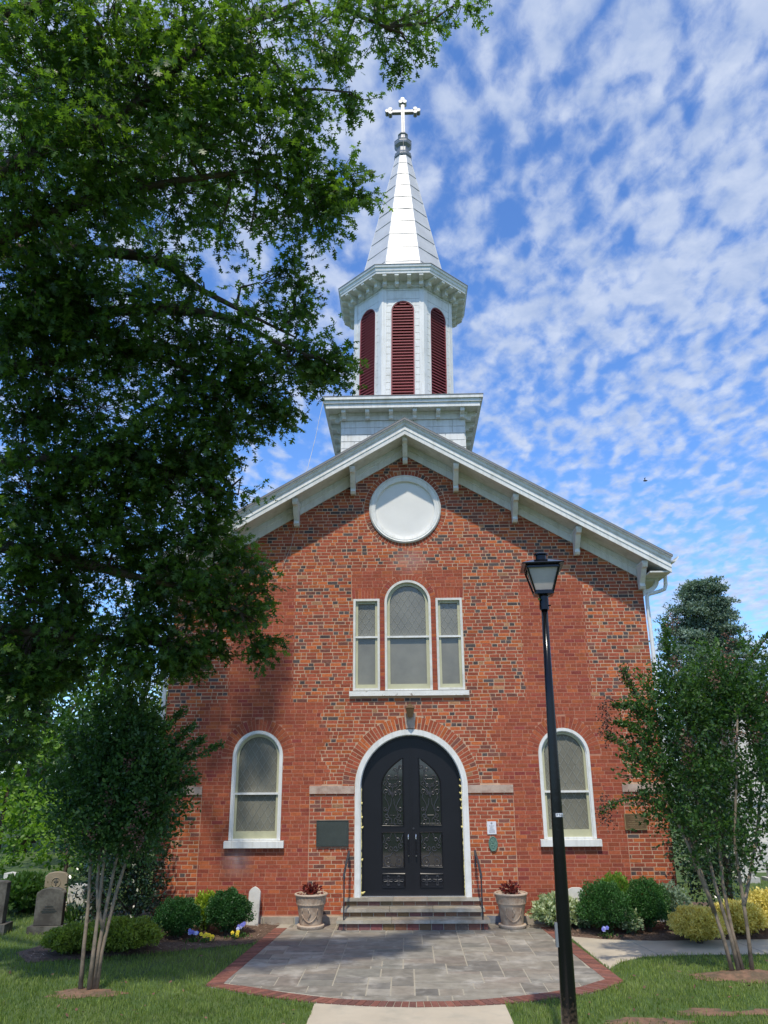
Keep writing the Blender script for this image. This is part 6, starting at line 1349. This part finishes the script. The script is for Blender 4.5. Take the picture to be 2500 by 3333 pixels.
slab_stone('gravestone', 'low pale block gravestone right of the broad dark one', 'gravestone', M_wstone, -6.98, 1.9, .34, .34, .2, [(1, .9), (.5, 1), (-.5, 1), (-1, .9)], (.46, .12, .34))
slab_stone('gravestone', 'short weathered tan gravestone at the left side of the broad dark one', 'gravestone', M_tanstone, -6.95, .15, .14, .40, .12, round_)
mo = thing('monument', 'tall pale grey stone obelisk monument glimpsed through the right crape myrtle', 'monument', (9.6, 8.0, 0))
MB().box(8.9, 10.6, 7.3, 9.0, -.02, .42).build('monument_base', M_wstone, mo); MB().box(9.1, 10.35, 7.5, 8.8, .42, .75).build('monument_step', M_wstone, mo); MB().box(9.2, 10.2, 7.6, 8.6, .75, 1.75).build('monument_die', M_wstone, mo); MB().box(9.12, 10.28, 7.52, 8.68, 1.75, 1.88).build('monument_cap', M_wstone, mo)
MB().add([(9.35, 7.75, 1.88), (10.05, 7.75, 1.88), (10.05, 8.45, 1.88), (9.35, 8.45, 1.88), (9.5, 7.9, 4.0), (9.9, 7.9, 4.0), (9.9, 8.3, 4.0), (9.5, 8.3, 4.0)], [(4, 5, 6, 7), (0, 1, 5, 4), (1, 2, 6, 5), (2, 3, 7, 6), (3, 0, 4, 7)]).build('obelisk', M_wstone, mo)
slab_stone('gravestone', 'low grey block gravestone on the lawn at the right frame edge', 'gravestone', M_wstone, 9.15, 5.6, .5, .34, .3, [(1, .95), (-1, .95)], (.7, .08, .5))
slab_stone('gravestone', 'small white block gravestone between the right crape myrtle stems', 'gravestone', M_wstone, 8.25, 5.4, .34, .55, .2, peak, (.5, .12, .4))
# daylilies beside the pale block gravestone
t = thing('daylily', 'strap-leaved clump with pink-white blooms right of the broad dark gravestone', 'plant', (-6.05, -.1, 0)); n = 40
C = np.tile([-6.22, -.1, 0.0], (n, 1)) + rng.normal(0, 1, (n, 3)) * [.07, .06, 0]; leaves('leaves', M_mid, t, C, rng.normal(0, .35, (n, 3)) + [0, 0, 1], rng.normal(0, 1, (n, 3)), rng.uniform(.3, .5, n), OVAL * [.14, 1], rng.normal(.3, .2, n), curl=.4)
b = MB()
for k in range(7):
    px_, pz = -6.22 + rng.normal(0, .08), .50 + rng.normal(0, .04); b.lathe([(.004, pz - .015), (.018, pz), (.022, pz + .018), (.003, pz + .022)], px_, -.12, 6)
    MB().tube([(-6.22, -.1, 0), (px_, -.12, pz)], .003, 4, cap=False).build('stalk', M_mid, t)
b.build('blooms', M_wstone, t)
# a distant bird
bd = MB(); B0 = np.array([13.2, 24.0, 17.6])
bd.tube([tuple(B0 + [-.10, 0, 0]), tuple(B0 + [-.02, 0, .01]), tuple(B0 + [.09, 0, .015]), tuple(B0 + [.14, 0, .02])], [.02, .05, .035, .004], 6); bd.add([tuple(B0 + [0, 0, .02]), tuple(B0 + [-.03, -.22, .14]), tuple(B0 + [-.09, -.12, .08])], [(0, 1, 2)]); bd.add([tuple(B0 + [0, 0, .02]), tuple(B0 + [-.03, .22, .12]), tuple(B0 + [-.09, .12, .07])], [(0, 1, 2)])
tag(bd.build('bird', M_black, loc=tuple(B0)), 'tiny dark bird flying far off in the blue sky right of the spire', 'bird')

# dry leaves and clover heads scattered on the lawn
n = 170; P = np.stack([rng.uniform(-6, 6, n), rng.uniform(-6.2, -2.5, n)], 1); P = P[~bare(P)]; n = len(P)
leaves('leaf_litter', M_seed, None, np.stack([P[:, 0], P[:, 1], np.full(n, .05)], 1), rng.normal(0, 1, (n, 3)) * [1, 1, .3], rng.normal(0, .3, (n, 3)) + [0, 0, 1], rng.uniform(.03, .07, n), OVAL, rng.uniform(.4, 1, n))
